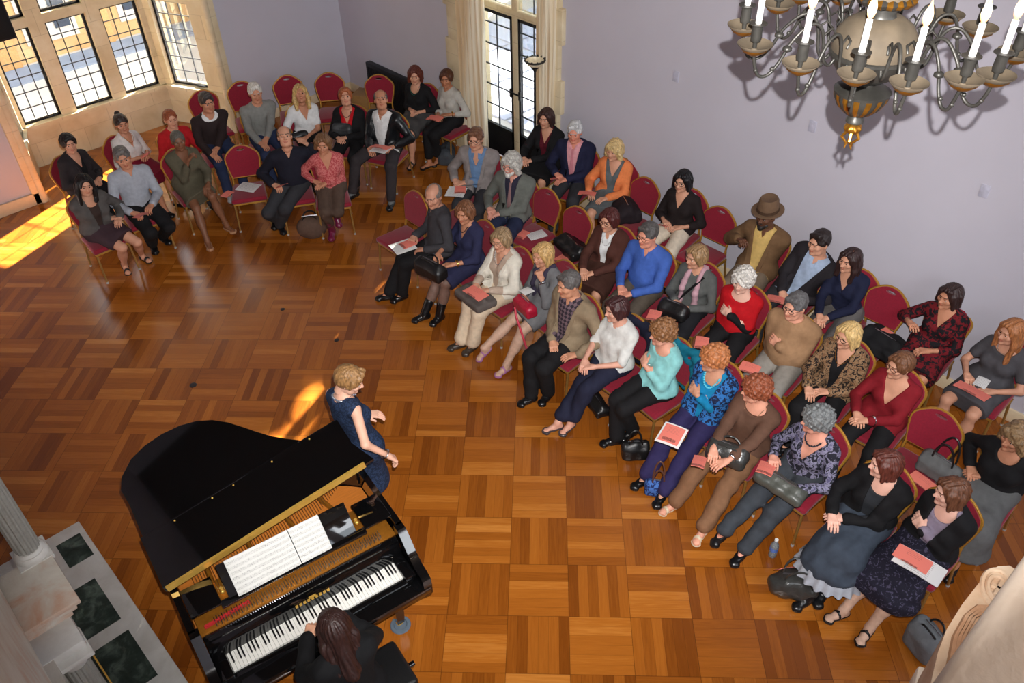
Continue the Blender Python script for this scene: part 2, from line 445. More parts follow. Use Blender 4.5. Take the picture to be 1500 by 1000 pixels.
for (a, b_, ops) in ((BL, BR, [((x0-2.38)/2.09, (x1-2.38)/2.09) for x0, x1 in lights]), (BR, WR, [(.10, .70)]), (WL, BL, [(.25, .90)])):
    wallseg(st, a, b_, 0, SIL); wallseg(st, a, b_, TOP, 3.6); wallseg(st, a, b_, TR0, TR1)
    e = [0]+[x for o_ in ops for x in o_]+[1]
    for i in range(0, len(e), 2): wallseg(st, lerp(a, b_, e[i]), lerp(a, b_, e[i+1]), SIL, TR0); wallseg(st, lerp(a, b_, e[i]), lerp(a, b_, e[i+1]), TR1, TOP)
    # sloping sill ledge
    wallseg(st, a, b_, SIL-.05, SIL, .06, -.05)
struct('wall_bay', st, M_STONE, smooth=0)
c = MB(); c.add([(2.0, YB, 3.55), (5.0, YB, 3.55), (4.6, 12.8, 3.55), (2.25, 12.8, 3.55), (2.0, YB, 3.7), (5.0, YB, 3.7), (4.6, 12.8, 3.7), (2.25, 12.8, 3.7)], [(0, 1, 2, 3), (7, 6, 5, 4), (0, 4, 5, 1), (1, 5, 6, 2), (2, 6, 7, 3), (3, 7, 4, 0)])
struct('ceiling_bay', c, M_CEIL)
# moulded stone jambs where the bay meets the wall
j = MB(); j.tube([(4.93, YB-.01, 0), (4.93, YB-.01, 3.5)], .05, 10); j.box((5.0, YB-.015, 1.8), (.10, .05, 3.6), bev=.012); struct('trim_1', j, M_STONE)
j = MB(); j.tube([(2.09, YB-.01, 0), (2.09, YB-.01, 3.5)], .05, 10); j.box((2.02, YB-.015, 1.8), (.09, .05, 3.6), bev=.012); struct('trim_2', j, M_STONE)

# --- leaded casements: frame, came grid and glass per light
def casement(name, p0, p1, z0, z1, nc, nr, th=.07, inset=.09, handle=False):
    p0 = np.array(p0, float); p1 = np.array(p1, float); L_ = np.linalg.norm(p1-p0); d = (p1-p0)/L_; n = np.array((-d[1], d[0]))
    o0 = p0+n*inset
    M3 = np.array([[d[0], n[0], 0], [d[1], n[1], 0], [0, 0, 1.0]])
    T3 = np.array((*o0, 0))
    fb = MB(); fw = .032
    fb.box(M3 @ np.array((fw/2, 0, (z0+z1)/2))+T3, (fw, .04, z1-z0), M3); fb.box(M3 @ np.array((L_-fw/2, 0, (z0+z1)/2))+T3, (fw, .04, z1-z0), M3)
    fb.box(M3 @ np.array((L_/2, 0, z0+fw/2))+T3, (L_, .04, fw), M3); fb.box(M3 @ np.array((L_/2, 0, z1-fw/2))+T3, (L_, .04, fw), M3)
    o = fb.build(name, M_IRON, smooth=0); o['kind'] = 'structure'
    lb = MB()
    for i in range(1, nc): lb.box(M3 @ np.array((L_*i/nc, 0, (z0+z1)/2))+T3, (.011, .012, z1-z0-.04), M3)
    for i in range(1, nr): lb.box(M3 @ np.array((L_/2, 0, z0+(z1-z0)*i/nr))+T3, (L_-.04, .012, .011), M3)
    lb.build('lead_came', M_LEAD, o, smooth=0)
    gb = MB(); gb.box(M3 @ np.array((L_/2, 0, (z0+z1)/2))+T3, (L_-.03, .005, z1-z0-.03), M3); gb.build('window_pane', M_GLASS, o, smooth=0)
    hb = MB(); hb.box(M3 @ np.array((L_-.016, -.035, z0+(z1-z0)*.45))+T3, (.02, .03, .09), M3, .005); hb.box(M3 @ np.array((L_-.016, -.05, z0+(z1-z0)*.45+.03))+T3, (.014, .014, .10), M3, .004)
    hb.box(M3 @ np.array((L_*.75, -.04, z0+.02))+T3, (.16, .02, .02), M3, .004)
    hb.build('casement_handle', M_IRON, o)
    return o
k = 1
for x0, x1 in lights:
    casement('window_%d' % k, (x0, 12.5), (x1, 12.5), SIL, TR0, 3, 6); k += 1
    casement('window_%d' % k, (x0, 12.5), (x1, 12.5), TR1, TOP, 3, 6); k += 1
for a, b_, e0, e1 in ((BR, WR, .10, .70), (WL, BL, .25, .90)):
    casement('window_%d' % k, lerp(a, b_, e0), lerp(a, b_, e1), SIL, TR0, 3, 6); k += 1
    casement('window_%d' % k, lerp(a, b_, e0), lerp(a, b_, e1), TR1, TOP, 3, 6); k += 1

# --- garden door in its stone surround
s = MB()
for y0, y1 in ((8.56, 8.80), (6.76, 7.0)):
    s.box((XR-.02, (y0+y1)/2, 2.1), (.08, y1-y0, 4.2), bev=.012)
    for z in (.5, 1.35, 2.2, 3.05): s.box((XR-.03, (y0+y1)/2+(.03 if y0 > 8 else -.03), z), (.07, y1-y0+.06, .42), bev=.012)
for y0, y1 in ((8.46, 8.58), (6.98, 7.10)): s.box((XR+.19, (y0+y1)/2, 2.1), (.36, y1-y0, 4.2))
s.box((XR-.02, 7.78, 4.2), (.08, 2.04, .25), bev=.012)
struct('trim_3', s, M_STONE)
d = MB(); GX = 7.25
d.box((GX, 7.745, 2.0), (.10, .11, 4.0), bev=.02); d.box((GX+.003, 7.78, 2.06), (.11, 1.40, .10), bev=.02)
d.box((GX, 8.44, 2.0), (.09, .06, 4.0)); d.box((GX, 7.12, 2.0), (.09, .06, 4.0)); d.box((GX, 7.78, 4.02), (.09, 1.4, .08))
do = struct('door_1', d, M_STONE)
def leaf(y0, y1, nm, hy):
    f = MB(); f.box((GX-.02, (y0+y1)/2, .22), (.045, y1-y0, .40), bev=.006)
    for y in (y0+.018, y1-.018): f.box((GX-.02, y, 1.01), (.045, .036, 2.0))
    f.box((GX-.02, (y0+y1)/2, 1.99), (.045, y1-y0, .036)); f.box((GX-.02, (y0+y1)/2, .43), (.045, y1-y0, .05))
    f.build(nm, M_IRON, do, smooth=0)
    l = MB(); l.box((GX-.02, (y0+y1)/2, 1.2), (.014, .016, 1.55))
    for i in range(1, 6): l.box((GX-.02, (y0+y1)/2, .45+1.53*i/5.5), (.014, y1-y0-.04, .014))
    l.build('lead_came', M_LEAD, do, smooth=0)
    g = MB(); g.box((GX-.02, (y0+y1)/2, 1.21), (.005, y1-y0-.05, 1.54)); g.build('window_pane', M_GLASS, do, smooth=0)
    h = MB(); h.box((GX-.055, hy, 1.02), (.03, .035, .12), bev=.006); h.box((GX-.08, hy-.05 if hy > 7.75 else hy+.05, 1.04), (.02, .13, .022), bev=.006); h.build('door_handle', M_IRON, do)
leaf(7.80, 8.41, 'door_leaf', 7.83); leaf(7.15, 7.69, 'door_leaf', 7.66)
for y0, y1 in ((7.80, 8.41), (7.15, 7.69)):
    l = MB(); l.box((GX-.02, (y0+y1)/2, 3.05), (.014, .014, 1.85))
    for i in range(1, 6): l.box((GX-.02, (y0+y1)/2, 2.11+1.87*i/6), (.014, y1-y0, .014))
    l.build('lead_came', M_LEAD, do, smooth=0)
    g = MB(); g.box((GX-.02, (y0+y1)/2, 3.05), (.005, y1-y0, 1.86)); g.build('window_pane', M_GLASS, do, smooth=0)

# --- outdoors
M_GRAV = mat('pale paving', srgb(190, 188, 184), 0.9, var=0.08, scale=1.2)
g = MB(); g.box((6, 24, -.35), (70, 62, .2)); o = g.build('ground', M_GRAV, smooth=0)
# cut away the room itself: the paving lies below floor level
o['kind'] = 'structure'
def m_path():
    return mat('blue grey flagstone', srgb(176, 184, 204), .8, var=.1, scale=3)
gp = MB()
for i in range(5):
    for jn in range(7): gp.box((8.9+i*1.15, 5.2+jn*1.15, -.235), (1.09, 1.09, .03), bev=.01)
gp.build('path', m_path(), smooth=0)['kind'] = 'structure'
M_FAC = m_stone('sandstone facade', (176, 142, 98), (196, 164, 120), (212, 188, 150), 1.0, .9, block=.6)
f = MB(); f.box((1, 17.7, 1.9), (24, .8, 4.4)); fo = f.build('neighbouring_house', M_FAC, smooth=0)
tag(fo, 'sandstone building across the courtyard seen through the bay window', 'building')
for i in range(12):
    x = -9.6+i*1.75
    wv = MB(); wv.box((x, 17.28, .85), (.95, .06, 1.6)); wo = wv.build('window_surround', mat('white joinery', srgb(196, 192, 186), .6), fo)
    wv = MB(); wv.box((x-.22, 17.24, .85), (.28, .05, 1.2)); wv.box((x+.22, 17.24, .85), (.28, .05, 1.2)); wv.build('dark_pane', mat('dark pane', srgb(52, 62, 78), .15), wo)
    cp_ = MB(); cp_.box((x+.875, 17.22, 1.6), (.34, .16, 3.7), bev=.02); cp_.build('pilaster', mat('ochre stone', srgb(196, 154, 104), .9), fo)
lb = MB(); lb.box((1, 17.62, 4.2), (24.6, 1.3, .25)); lb.build('cornice', mat('plinth stone', srgb(176, 160, 138), .9), fo)
kp = MB(); kp.box((1, 16.75, -.235), (24, .75, .03)); kp.build('pavement', mat('shade blue pavement', srgb(126, 138, 158), .9, scale=3), smooth=0)['kind'] = 'structure'  # pavement strip tinted blue-grey, shade before the facade put into its colour
# hedge beyond the door
hb = np.random.RandomState(3)
hv = MB()
for i in range(2600):
    p = np.array((13.6+hb.uniform(0, .9), hb.uniform(3, 14), -.3+hb.uniform(0, 1.9)))
    R_ = rotz(hb.uniform(0, 6)) @ rotx(hb.uniform(-1, 1)) @ roty(hb.uniform(-1, 1)); sz = hb.uniform(.06, .13)
    hv.add([(-sz, 0, 0), (0, -sz*.5, .01), (sz, 0, 0), (0, sz*.5, .01)], [(0, 1, 2, 3)], int(hb.randint(0, 3)), R_, p)
hv.box((14.05, 8.5, .6), (.7, 11, 1.7), mi=0)
ho = hv.build('hedge', [mat('hedge leaf', srgb(96, 108, 40), .7), mat('hedge leaf light', srgb(168, 164, 72), .7), mat('hedge leaf dark', srgb(64, 78, 34), .7)], smooth=0)
tag(ho, 'yellow green clipped hedge outside the garden door', 'hedge', kind='thing')

SUND = np.array((-2.05, -.92, -1.0))
def sun_block_tree():  # unseen tree added to keep the sun out of the door
    rs = np.random.RandomState(11); o = thing('tree', 'leafy tree added out of view to block sun at the garden door', 'tree', (13.2, 10.4, -.25))
    tb = MB(); tb.tube([(0, 0, 0), (.05, .1, 1.6), (-.05, .2, 3.0), (.1, .1, 4.6)], [.22, .17, .14, .08], 10); tb.build('trunk', mat('bark', srgb(92, 76, 60), .9, bump=.5), o)
    gaps = [at(465, 577, 0), at(424, 632, 0)]; s_ = -SUND/np.linalg.norm(SUND); c = np.array((13.4, 10.52, 5.4)); lv = MB()
    for i in range(8000):
        v = rs.normal(0, 1, 3); v /= np.linalg.norm(v); q = c+v*np.array((2.6, 2.6, 3.5))*rs.uniform(.25, 1)**.5
        if any(np.linalg.norm(np.cross(q-g, s_)) < (.15 if k else .12) for k, g in enumerate(gaps)): continue  # crown holes shaped to drop two sun spots on the floor
        R_ = rotz(rs.uniform(0, 6)) @ rotx(rs.uniform(-1.2, 1.2)) @ roty(rs.uniform(-1.2, 1.2)); sz = rs.uniform(.12, .20)
        lv.add([(-sz, 0, 0), (0, -sz*.6, .02), (sz, 0, 0), (0, sz*.6, .02)], [(0, 1, 2, 3)], 0, R_, q-np.array((13.2, 10.4, -.25)))
    lv.build('crown', mat('green leaf', srgb(84, 110, 44), .6, scale=4), o, smooth=0)
sun_block_tree()

# --- curtains
def curtain(y0, y1, label, seed):
    n = 64; rs = np.random.RandomState(seed); V = []; Fc = []; zs = np.linspace(.02, 4.3, 14); ph = rs.uniform(0, 6)
    for side in (0, 1):
        for k_, z in enumerate(zs):
            for i in range(n+1):
                t = i/n; y = y0+(y1-y0)*t
                x = 6.945-.04*math.sin(2*PI*t*5.2+ph+.5*math.sin(z*.7))-.015*math.sin(2*PI*t*11+z)+side*.008
                V.append((x, y+.012*math.sin(z*2+t*5), z))
    m_ = len(zs)*(n+1)
    for side in (0, 1):
        for k_ in range(len(zs)-1):
            for i in range(n):
                a = side*m_+k_*(n+1)+i; q_ = (a, a+1, a+n+2, a+n+1); Fc.append(q_ if side else q_[::-1])
    for k_ in range(len(zs)-1):
        a = k_*(n+1); Fc.append((a, a+n+1, m_+a+n+1, m_+a)); a = k_*(n+1)+n; Fc.append((a, m_+a, m_+a+n+1, a+n+1))
    for i in range(n):
        Fc.append((i, m_+i, m_+i+1, i+1)); a = (len(zs)-1)*(n+1)+i; Fc.append((a, a+1, m_+a+1, m_+a))
    o = mesh_obj('curtain', np.array(V), Fc, M_CURT, smooth=60); tag(o, label, 'curtain', 'door curtains'); return o
def m_curt():
    m, t, b = new_mat('cream silk stripe')
    P = t.node('ShaderNodeNewGeometry').outputs['Position']; sp = t.node('ShaderNodeSeparateXYZ', {0: P})
    f_ = t.m('PINGPONG', t.m('MULTIPLY', sp.outputs[1], 22.0), 1.0)
    col = t.ramp(f_, [(.2, srgb(226, 208, 176)), (.55, srgb(240, 230, 208)), (.85, srgb(204, 176, 138))])
    t.l.new(col, b.inputs['Base Color']); b.inputs['Roughness'].default_value = .6; b.inputs['Sheen Weight'].default_value = .3
    return m
M_CURT = m_curt()
curtain(8.06, 8.54, 'wide cream striped curtain between the seated woman in grey and the garden door', 1)
curtain(6.80, 7.06, 'narrow cream curtain behind the black floor lamp', 2)
# ============================================================ CHAIRS
M_RED = mat('burgundy upholstery', srgb(138, 16, 42), 0.75, 0, 0.10, 60, 0.12, 160, 0.3, 0.3)
M_GOLD = mat('gold painted steel', srgb(188, 136, 52), 0.4, 0.35, 0.1)
M_LEGS = mat('bronze steel leg', srgb(160, 120, 62), 0.4, 0.4, 0.1)
M_FOOT = mat('grey glide', srgb(170, 168, 164), 0.5)
def back_outline(n=10):
    P = [(.165, 0), (.192, .12), (.205, .21)]
    P += [(.203, .245), (.192, .275), (.165, .305), (.13, .335), (.095, .360), (.06, .378), (.02, .386)]
    return P+[(-y, z) for y, z in P[::-1]]
def make_chair():
    t = thing('banquet_chair', 'x', 'chair')
    # seat
    bm = bmesh.new(); bmesh.ops.create_cube(bm, size=1.0)
    for v in bm.verts: v.co = Vector((v.co.x*.43, v.co.y*(.43 if v.co.x > 0 else .38), v.co.z*.062))
    bmesh.ops.bevel(bm, geom=list(bm.edges), offset=.028, segments=4, affect='EDGES', profile=.5)
    MB().bm(bm, 0, None, (.0, 0, .411)).build('seat', M_RED, t, smooth=60)
    f = MB()
    for y in (-.185, .185): f.box((0, y, .371), (.40, .022, .022))
    for x in (-.19, .19): f.box((x, 0, .371), (.022, .39, .022))
    f.build('seat_frame', M_GOLD, t)
    # backrest with hand hole, tilted
    R = roty(-.20); T0 = np.array((-.205, 0, .535))
    O = back_outline(); ho = [(.048*math.cos(a), .338+.0145*math.sin(a)) for a in np.linspace(0, 2*PI, 17)[:-1]]
    bm = bmesh.new()
    def face(x):
        vo = [bm.verts.new((x, y*.965, z*.985+.004)) for y, z in O]; vi = [bm.verts.new((x, y, z)) for y, z in ho]
        eo = [bm.edges.new((vo[i], vo[(i+1) % len(vo)])) for i in range(len(vo))]; ei = [bm.edges.new((vi[i], vi[(i+1) % len(vi)])) for i in range(len(vi))]
        bmesh.ops.triangle_fill(bm, edges=eo+ei, use_beauty=True); return vo, vi
    a = face(.018); b_ = face(-.018)
    for p, q in ((a[0], b_[0]), (a[1], b_[1])):
        for i in range(len(p)):
            j = (i+1) % len(p); bm.faces.new((p[i], p[j], q[j], q[i]))
    bmesh.ops.recalc_face_normals(bm, faces=bm.faces)
    MB().bm(bm, 0, R, T0).build('backrest', M_RED, t, smooth=30)
    fr = MB(); pts = [(0, y, z) for y, z in O]
    pts = [(-.0, .168, -.08)]+pts+[(-.0, -.168, -.08)]
    fr.tube([R @ np.array(p)+T0 for p in pts], .0125, 6)
    fr.tube([R @ np.array((0, .166, -.004))+T0, R @ np.array((0, -.166, -.004))+T0], .010, 6)
    fr.build('back_frame', M_GOLD, t, smooth=60)
    for s in (-1, 1):
        l = MB(); l.tube([(.185, s*.185, .369), (.20, s*.19, .20), (.215, s*.195, .012)], [.0125, .012, .011], 8); lo = l.build('leg', M_LEGS, t)
        g = MB(); g.lathe([(.014, 0), (.015, .012), (.012, .022)], 10, (.216, s*.195, 0)); g.build('foot_cap', M_FOOT, lo)
        l = MB(); l.tube([R @ np.array((0, s*.168, -.06))+T0, (-.195, s*.176, .40), (-.225, s*.185, .20), (-.27, s*.19, .012)], [.0125, .0125, .012, .011], 8); lo = l.build('leg', M_LEGS, t)
        g = MB(); g.lathe([(.014, 0), (.015, .012), (.012, .022)], 10, (-.27, s*.19, 0)); g.build('foot_cap', M_FOOT, lo)
    return t
CHAIR0 = make_chair(); _used = [False]
def chair(x, y, yaw, label, group):
    if not _used[0]: o = CHAIR0; _used[0] = True
    else: o = copy_tree(CHAIR0)
    o.location = (x, y, 0); o.rotation_euler = (0, 0, yaw); tag(o, label, 'chair', group)
    return o

def smooth_pts(P, n=4):
    P = [np.array(p, float) for p in P]; out = []
    for i in range(len(P)-1):
        p0, p1, p2, p3 = P[max(i-1, 0)], P[i], P[i+1], P[min(i+2, len(P)-1)]
        for k in range(n):
            t = k/n; out.append(.5*((2*p1)+(p2-p0)*t+(2*p0-5*p1+4*p2-p3)*t*t+(3*p1-p0-3*p2+p3)*t**3))
    return out+[P[-1]]
# ============================================================ PIANO
M_EBONY = mat('black piano lacquer', srgb(9, 9, 10), 0.06, var=0.05, spec=0.6, coat=0.6)
M_IVORY = mat('white key', srgb(238, 236, 228), 0.25, var=0.02)
M_EBKEY = mat('black key', srgb(16, 16, 18), 0.3)
M_BRASS = mat('polished brass', srgb(224, 178, 84), 0.3, 0.5, 0.08)
M_PLATE = mat('gilded iron plate', srgb(176, 112, 36), 0.35, 0.6, 0.12)
M_SPRUCE = mat('amber soundboard', srgb(190, 112, 44), 0.4, 0, 0.15, 12, stretch=(1, 14, 1))
M_FELT = mat('red felt', srgb(176, 28, 30), 0.9)
M_STEEL = mat('steel', srgb(180, 180, 184), 0.3, 1.0)
PO = at(342.8, 983, .73); PA = math.radians(-9.08)
pno = thing('grand_piano', 'black grand piano with its lid raised a little and the front flap folded back', 'piano', (PO[0], PO[1], 0), PA)
X0, X1 = -.150, 1.345     # case sides
def lidcurve(off=0.0, y0=1.09):
    """outline of lid from bass front round the tail to the bent side"""
    P = [(X0-off, .60), (X0-off, 1.0), (X0-off, 1.45), (-.165-off, 1.62), (-.125-off, 1.74), (-.04, 1.84+off), (.08, 1.895+off), (.22, 1.912+off), (.36, 1.895+off), (.48, 1.845+off), (.58, 1.765+off), (.665, 1.66+off*.8),
         (.735, 1.54+off*.8), (.80, 1.42+off*.8), (.87, 1.30+off*.8), (.95, 1.19+off), (1.05, 1.09+off), (1.16, 1.01+off), (1.26, .94+off), (X1+off, .86), (X1+off, .60)]
    return P
case = MB()
outer = lidcurve(0.0); 
outer = [(X0, .225)]+outer+[(X1, .225)]
inner = [(x+(-.045 if x > .6 else .045) if abs(x-.22) > .3 else x, y-(.045 if y > .7 else 0)) for x, y in outer]
inner[0] = (X0+.045, .225); inner[-1] = (X1-.045, .225)
n = len(outer); V = []; Fc = []
for z in (.62, .985):
    V += [(x, y, z) for x, y in outer]
for z in (.62, .985):
    V += [(x, y, z) for x, y in inner]
for i in range(n-1):
    Fc += [(i+1, i, n+i, n+i+1), (2*n+i, 2*n+i+1, 3*n+i+1, 3*n+i), (n+i, 3*n+i, 3*n+i+1, n+i+1), (i, i+1, 2*n+i+1, 2*n+i)]
Fc += [(0, 2*n, 3*n, n), (n-1, 2*n-1, 4*n-1, 3*n-1)]
case.add(V, Fc)
# arms, key bed, key slip, fallboard support
for x in (X0, X1):
    sgn = 1 if x == X0 else -1
    pr = [(-.14, .60), (.24, .60), (.24, .985), (.18, .985), (.12, .93), (.06, .86), (-.02, .80), (-.09, .785), (-.135, .76), (-.145, .70)]
    V = [(x, y, z) for y, z in pr]+[(x+sgn*.062, y, z) for y, z in pr]; k_ = len(pr)
    F_ = [list(range(k_)), list(range(k_, 2*k_))[::-1]]+[(i, k_+i, k_+(i+1) % k_, (i+1) % k_) for i in range(k_)]
    if sgn < 0: F_ = [f[::-1] for f in F_]
    case.add(V, F_)
    case.box((x+sgn*.105, .075, .74), (.085, .25, .06), bev=.012)
case.box(((X0+X1)/2, .04, .655), (X1-X0-.02, .38, .07), bev=.01)
case.box(((X0+X1)/2, -.03, .70), (X1-X0-.16, .035, .055), bev=.008)
case.box(((X0+X1)/2, .9, .63), (X1-X0-.25, 1.1, .03))
case.build('case', M_EBONY, pno, smooth=35)
sb = MB(); sb.prism([(x+(-.05 if x > .6 else .05) if abs(x-.22) > .3 else x, y-(.05 if y > .7 else 0)) for x, y in outer], .80, .82); sb.build('soundboard', M_SPRUCE, pno, smooth=0)
pl = MB()
pl.box(((X0+X1)/2, .40, .90), (X1-X0-.12, .36, .025), bev=.008)
for x0, y0, x1, y1 in ((.1, .55, .15, 1.6), (.42, .55, .35, 1.75), (.75, .55, .6, 1.5), (1.05, .55, .9, 1.15)): pl.tube([(x0, y0, .91), (x1, y1, .88)], .018, 6)
pl.build('iron_plate', M_PLATE, pno)
tp = MB()
for i in range(70):
    for r_ in range(3):
        x = .02+i*.0168; y = .232+r_*.022+(.008 if i % 2 else 0)
        tp.box((x, y, .93), (.006, .006, .045))
tp.build('tuning_pins', M_STEEL, pno, smooth=0)['kind'] = 'stuff'
stg = MB()
for i in range(64):
    x = .0+i*.0195; stg.box((x*.97, .98, .918), (.0022, 1.02 if i < 30 else max(.25, 1.02-(i-30)*.024), .0022))
stg.build('strings', M_STEEL, pno, smooth=0)['kind'] = 'stuff'
ft = MB(); ft.box((.10, .262, .935), (.30, .018, .02), rotz(.06)); ft.box((.52, .44, .922), (.5, .018, .012)); ft.build('felt_strip', M_FELT, pno)
# keyboard: 52 white keys and 36 black
kw = 1.225/52; blk = 0
WK = MB()
for i in range(52):
    o = MB().box((kw*(i+.5), .075, .722), (kw-.0012, .15, .024), bev=.0015, seg=1).build('white_key', M_IVORY, pno, smooth=0)
names = [5, 6]+[0, 1, 2, 3, 4, 5, 6]*7+[0]
for i, nme in enumerate(names):
    if nme in (0, 1, 3, 4, 5) and i < 51:
        MB().box((kw*(i+1), .102, .738), (.0105, .096, .020), bev=.002, seg=1).build('black_key', M_EBKEY, pno, smooth=0)
fb = MB(); fb.box(((X0+X1)/2, .165, .80), (X1-X0-.13, .018, .16), rotx(-.25), bev=.006); fb.box(((X0+X1)/2, .205, .885), (X1-X0-.13, .07, .03), bev=.01); fb.build('fallboard', M_EBONY, pno)
# maker's plate style lettering is a plain gilt emblem on the fallboard
em = MB()
for i in range(9): em.box((.50+i*.028, .149, .808), (.018, .002, .022), rotx(-.25))
em.box((.612, .141, .84), (.05, .002, .02), rotx(-.25)); em.build('gilt_lettering', M_BRASS, pno, smooth=0)
# music shelf and desk
for xc in (-.0, 1.21): MB().box((xc, .43, .995), (.20, .24, .022), bev=.006).build('music_shelf', M_EBONY, pno)
dk = MB(); MR = rotx(-1.08)   # leaning back
dk.box((.60, .395, 1.065), (.90, .25, .014), rotx(math.radians(45)), bev=.005); dk.box((.60, .31, .985), (1.02, .05, .03), bev=.006)
dk.build('music_desk', M_EBONY, pno)
hg = MB()
for x in (.13, 1.08): hg.tube([(x, .40, 1.0), (x, .40, 1.03)], .012, 8); hg.ball((x, .38, 1.015), .014, 8)
hg.build('desk_hinge', M_BRASS, pno)
# lid: turns about the bass side
LA = math.atan2(.253, 1.435); HX, HZ = -.152, 1.0
def onlid(x, y, z): return (HX+(x-HX)*math.cos(LA)-z*math.sin(LA), y, HZ+(x-HX)*math.sin(LA)+z*math.cos(LA))
def lidslab(poly, z0, z1):
    m = len(poly); sx = 1.0/math.cos(LA)
    P = [((x-HX)*sx+HX, y) for x, y in poly]
    V = [onlid(x, y, z0) for x, y in P]+[onlid(x, y, z1) for x, y in P]
    a = sum(P[i][0]*P[(i+1) % m][1]-P[(i+1) % m][0]*P[i][1] for i in range(m))
    F_ = [list(range(m))[::-1], list(range(m, 2*m))]+[(i, (i+1) % m, m+(i+1) % m, m+i) for i in range(m)]
    if a < 0: F_ = [f[::-1] for f in F_]
    return V, F_
lp = lidcurve(.018)
lp = [(x, y) for x, y in lp]
# the main lid leaves the treble corner behind its bent side
lp = [p for p in lp if not (p[0] > 1.0 and p[1] > .62)]+[(1.06, 1.08), (1.18, .99), (1.29, .9), (1.30, .60)]
def order(P):
    c = (.5, .9); return sorted(P, key=lambda p: math.atan2(p[1]-c[1], p[0]-c[0]))
ld = MB(); ld.add(*lidslab(order(lp), 0, .02)); lo = ld.build('lid', M_EBONY, pno, smooth=30)
fd = MB(); fd.add(*lidslab([(X0-.02, .605), (1.295, .605), (1.315, 1.085), (X0-.03, 1.085)], .024, .044)); fd.tube([onlid(x, 1.085, .034) for x in (-.18, .3, .8, 1.315)], .013, 10); fo_ = fd.build('lid_flap', M_EBONY, lo, smooth=30)
bh = MB(); bh.add(*lidslab([(X0-.005, .588), (1.292, .588), (1.292, .606), (X0-.005, .606)], .0, .046)); bh.build('brass_hinge', M_BRASS, lo, smooth=0)
bt = MB()
for x in (.06, .34, .50, .80, 1.1): bt.ball(onlid(x, 1.06, .046), .007, 8)
bt.build('lid_button', M_BRASS, fo_)
pr_ = MB(); pr_.tube([(1.27, .75, .95), onlid(1.31, .80, 0)], .012, 8); pr_.build('prop_stick', M_EBONY, pno)
for x, y in ((.06, .10), (1.16, .12), (.22, 1.55)):
    l = MB(); l.lathe([(.05, .0), (.055, .62-.06), (.07, .60), (.07, .64)][0:0]+[(.038, .07), (.045, .15), (.06, .45), (.075, .60), (.075, .635)], 4, (x, y, 0), R=rotz(PI/4)); lg = l.build('leg', M_EBONY, pno, smooth=20)
    w_ = MB(); w_.lathe([(.028, -.012), (.032, 0), (.028, .012)], 16, (x, y, .058), R=rotx(PI/2)); w_.tube([(x, y, .05), (x, y, .085)], .014, 8); w_.build('caster', M_BRASS, lg)
ly = MB(); ly.box((.60, .20, .36), (.16, .04, .52), bev=.01); ly.box((.60, .16, .09), (.24, .10, .06), bev=.01); lyo = ly.build('pedal_lyre', M_EBONY, pno)
for x in (.54, .60, .66): MB().box((x, .06, .07), (.022, .12, .012), bev=.004).build('pedal', M_BRASS, lyo)
RP = rotz(PA)
def pw(x, y, z): return RP @ np.array((x, y, z))+np.array((PO[0], PO[1], 0))
for i, (x, y, lb) in enumerate(((1.16, .12, 'round grey caster cup under the treble leg of the piano'), (.06, .10, 'round caster cup under the bass leg of the piano'), (.22, 1.55, 'round caster cup under the tail of the piano'))):
    cpp = MB(); p = pw(x, y, 0); cpp.lathe([(.072, 0), (.078, .012), (.072, .022), (.052, .024), (.046, .012), (0, .012)], 24, (0, 0, 0))
    tag(cpp.build('caster_cup', mat('grey glass cup', srgb(92, 104, 116), .2, var=.05), loc=(p[0], p[1], 0)), lb, 'caster cup', 'caster cups')
# music: open book and a loose sheet leaf
def m_score():
    m, t, b = new_mat('printed music')
    tc = t.node('ShaderNodeTexCoord').outputs['Object']; sp = t.node('ShaderNodeSeparateXYZ', {0: tc}); x, y = sp.outputs[0], sp.outputs[1]
    st_ = t.m('FRACT', t.m('MULTIPLY', y, 29.0)); inst = t.m('LESS_THAN', st_, .55)
    ln = t.m('LESS_THAN', t.m('FRACT', t.m('MULTIPLY', st_, 9.0)), .22)
    nz = t.node('ShaderNodeTexNoise', {'Vector': t.node('ShaderNodeMapping', {'Vector': tc, 'Scale': (1, 1.6, 1)}).outputs[0], 'Scale': 210.0, 'Detail': 1.0}).outputs['Fac']
    nt = t.m('GREATER_THAN', nz, .60)
    ink = t.m('MULTIPLY', inst, t.m('MAXIMUM', t.m('MULTIPLY', ln, .45), nt))
    t.l.new(t.mix(t.m('MULTIPLY', ink, .75), srgb(206, 205, 200), srgb(60, 60, 64)), b.inputs['Base Color']); b.inputs['Roughness'].default_value = .7
    return m
M_SCORE = m_score(); M_PAPER = mat('white paper', srgb(236, 235, 232), .7, var=.02)
def leafgrid(mb, w_, h_, bow, x0=0):
    n = 10; V = []; Fc = []
    for side in (0, 1):
        for i in range(n+1):
            t = i/n; z = bow*math.sin(PI*min(1, t*1.15+.0))
            for yv in (0, h_): V.append((x0+w_*t, yv, z-side*.006))
    k_ = 2*(n+1)
    for i in range(n):
        a = 2*i; Fc.append((a, a+2, a+3, a+1)); Fc.append((k_+a+1, k_+a+3, k_+a+2, k_+a)); Fc.append((a, k_+a, k_+a+2, a+2)); Fc.append((a+1, a+3, k_+a+3, k_+a+1))
    Fc.append((0, 1, k_+1, k_)); a = 2*n; Fc.append((a, k_+a, k_+a+1, a+1))
    mb.add(V, Fc)
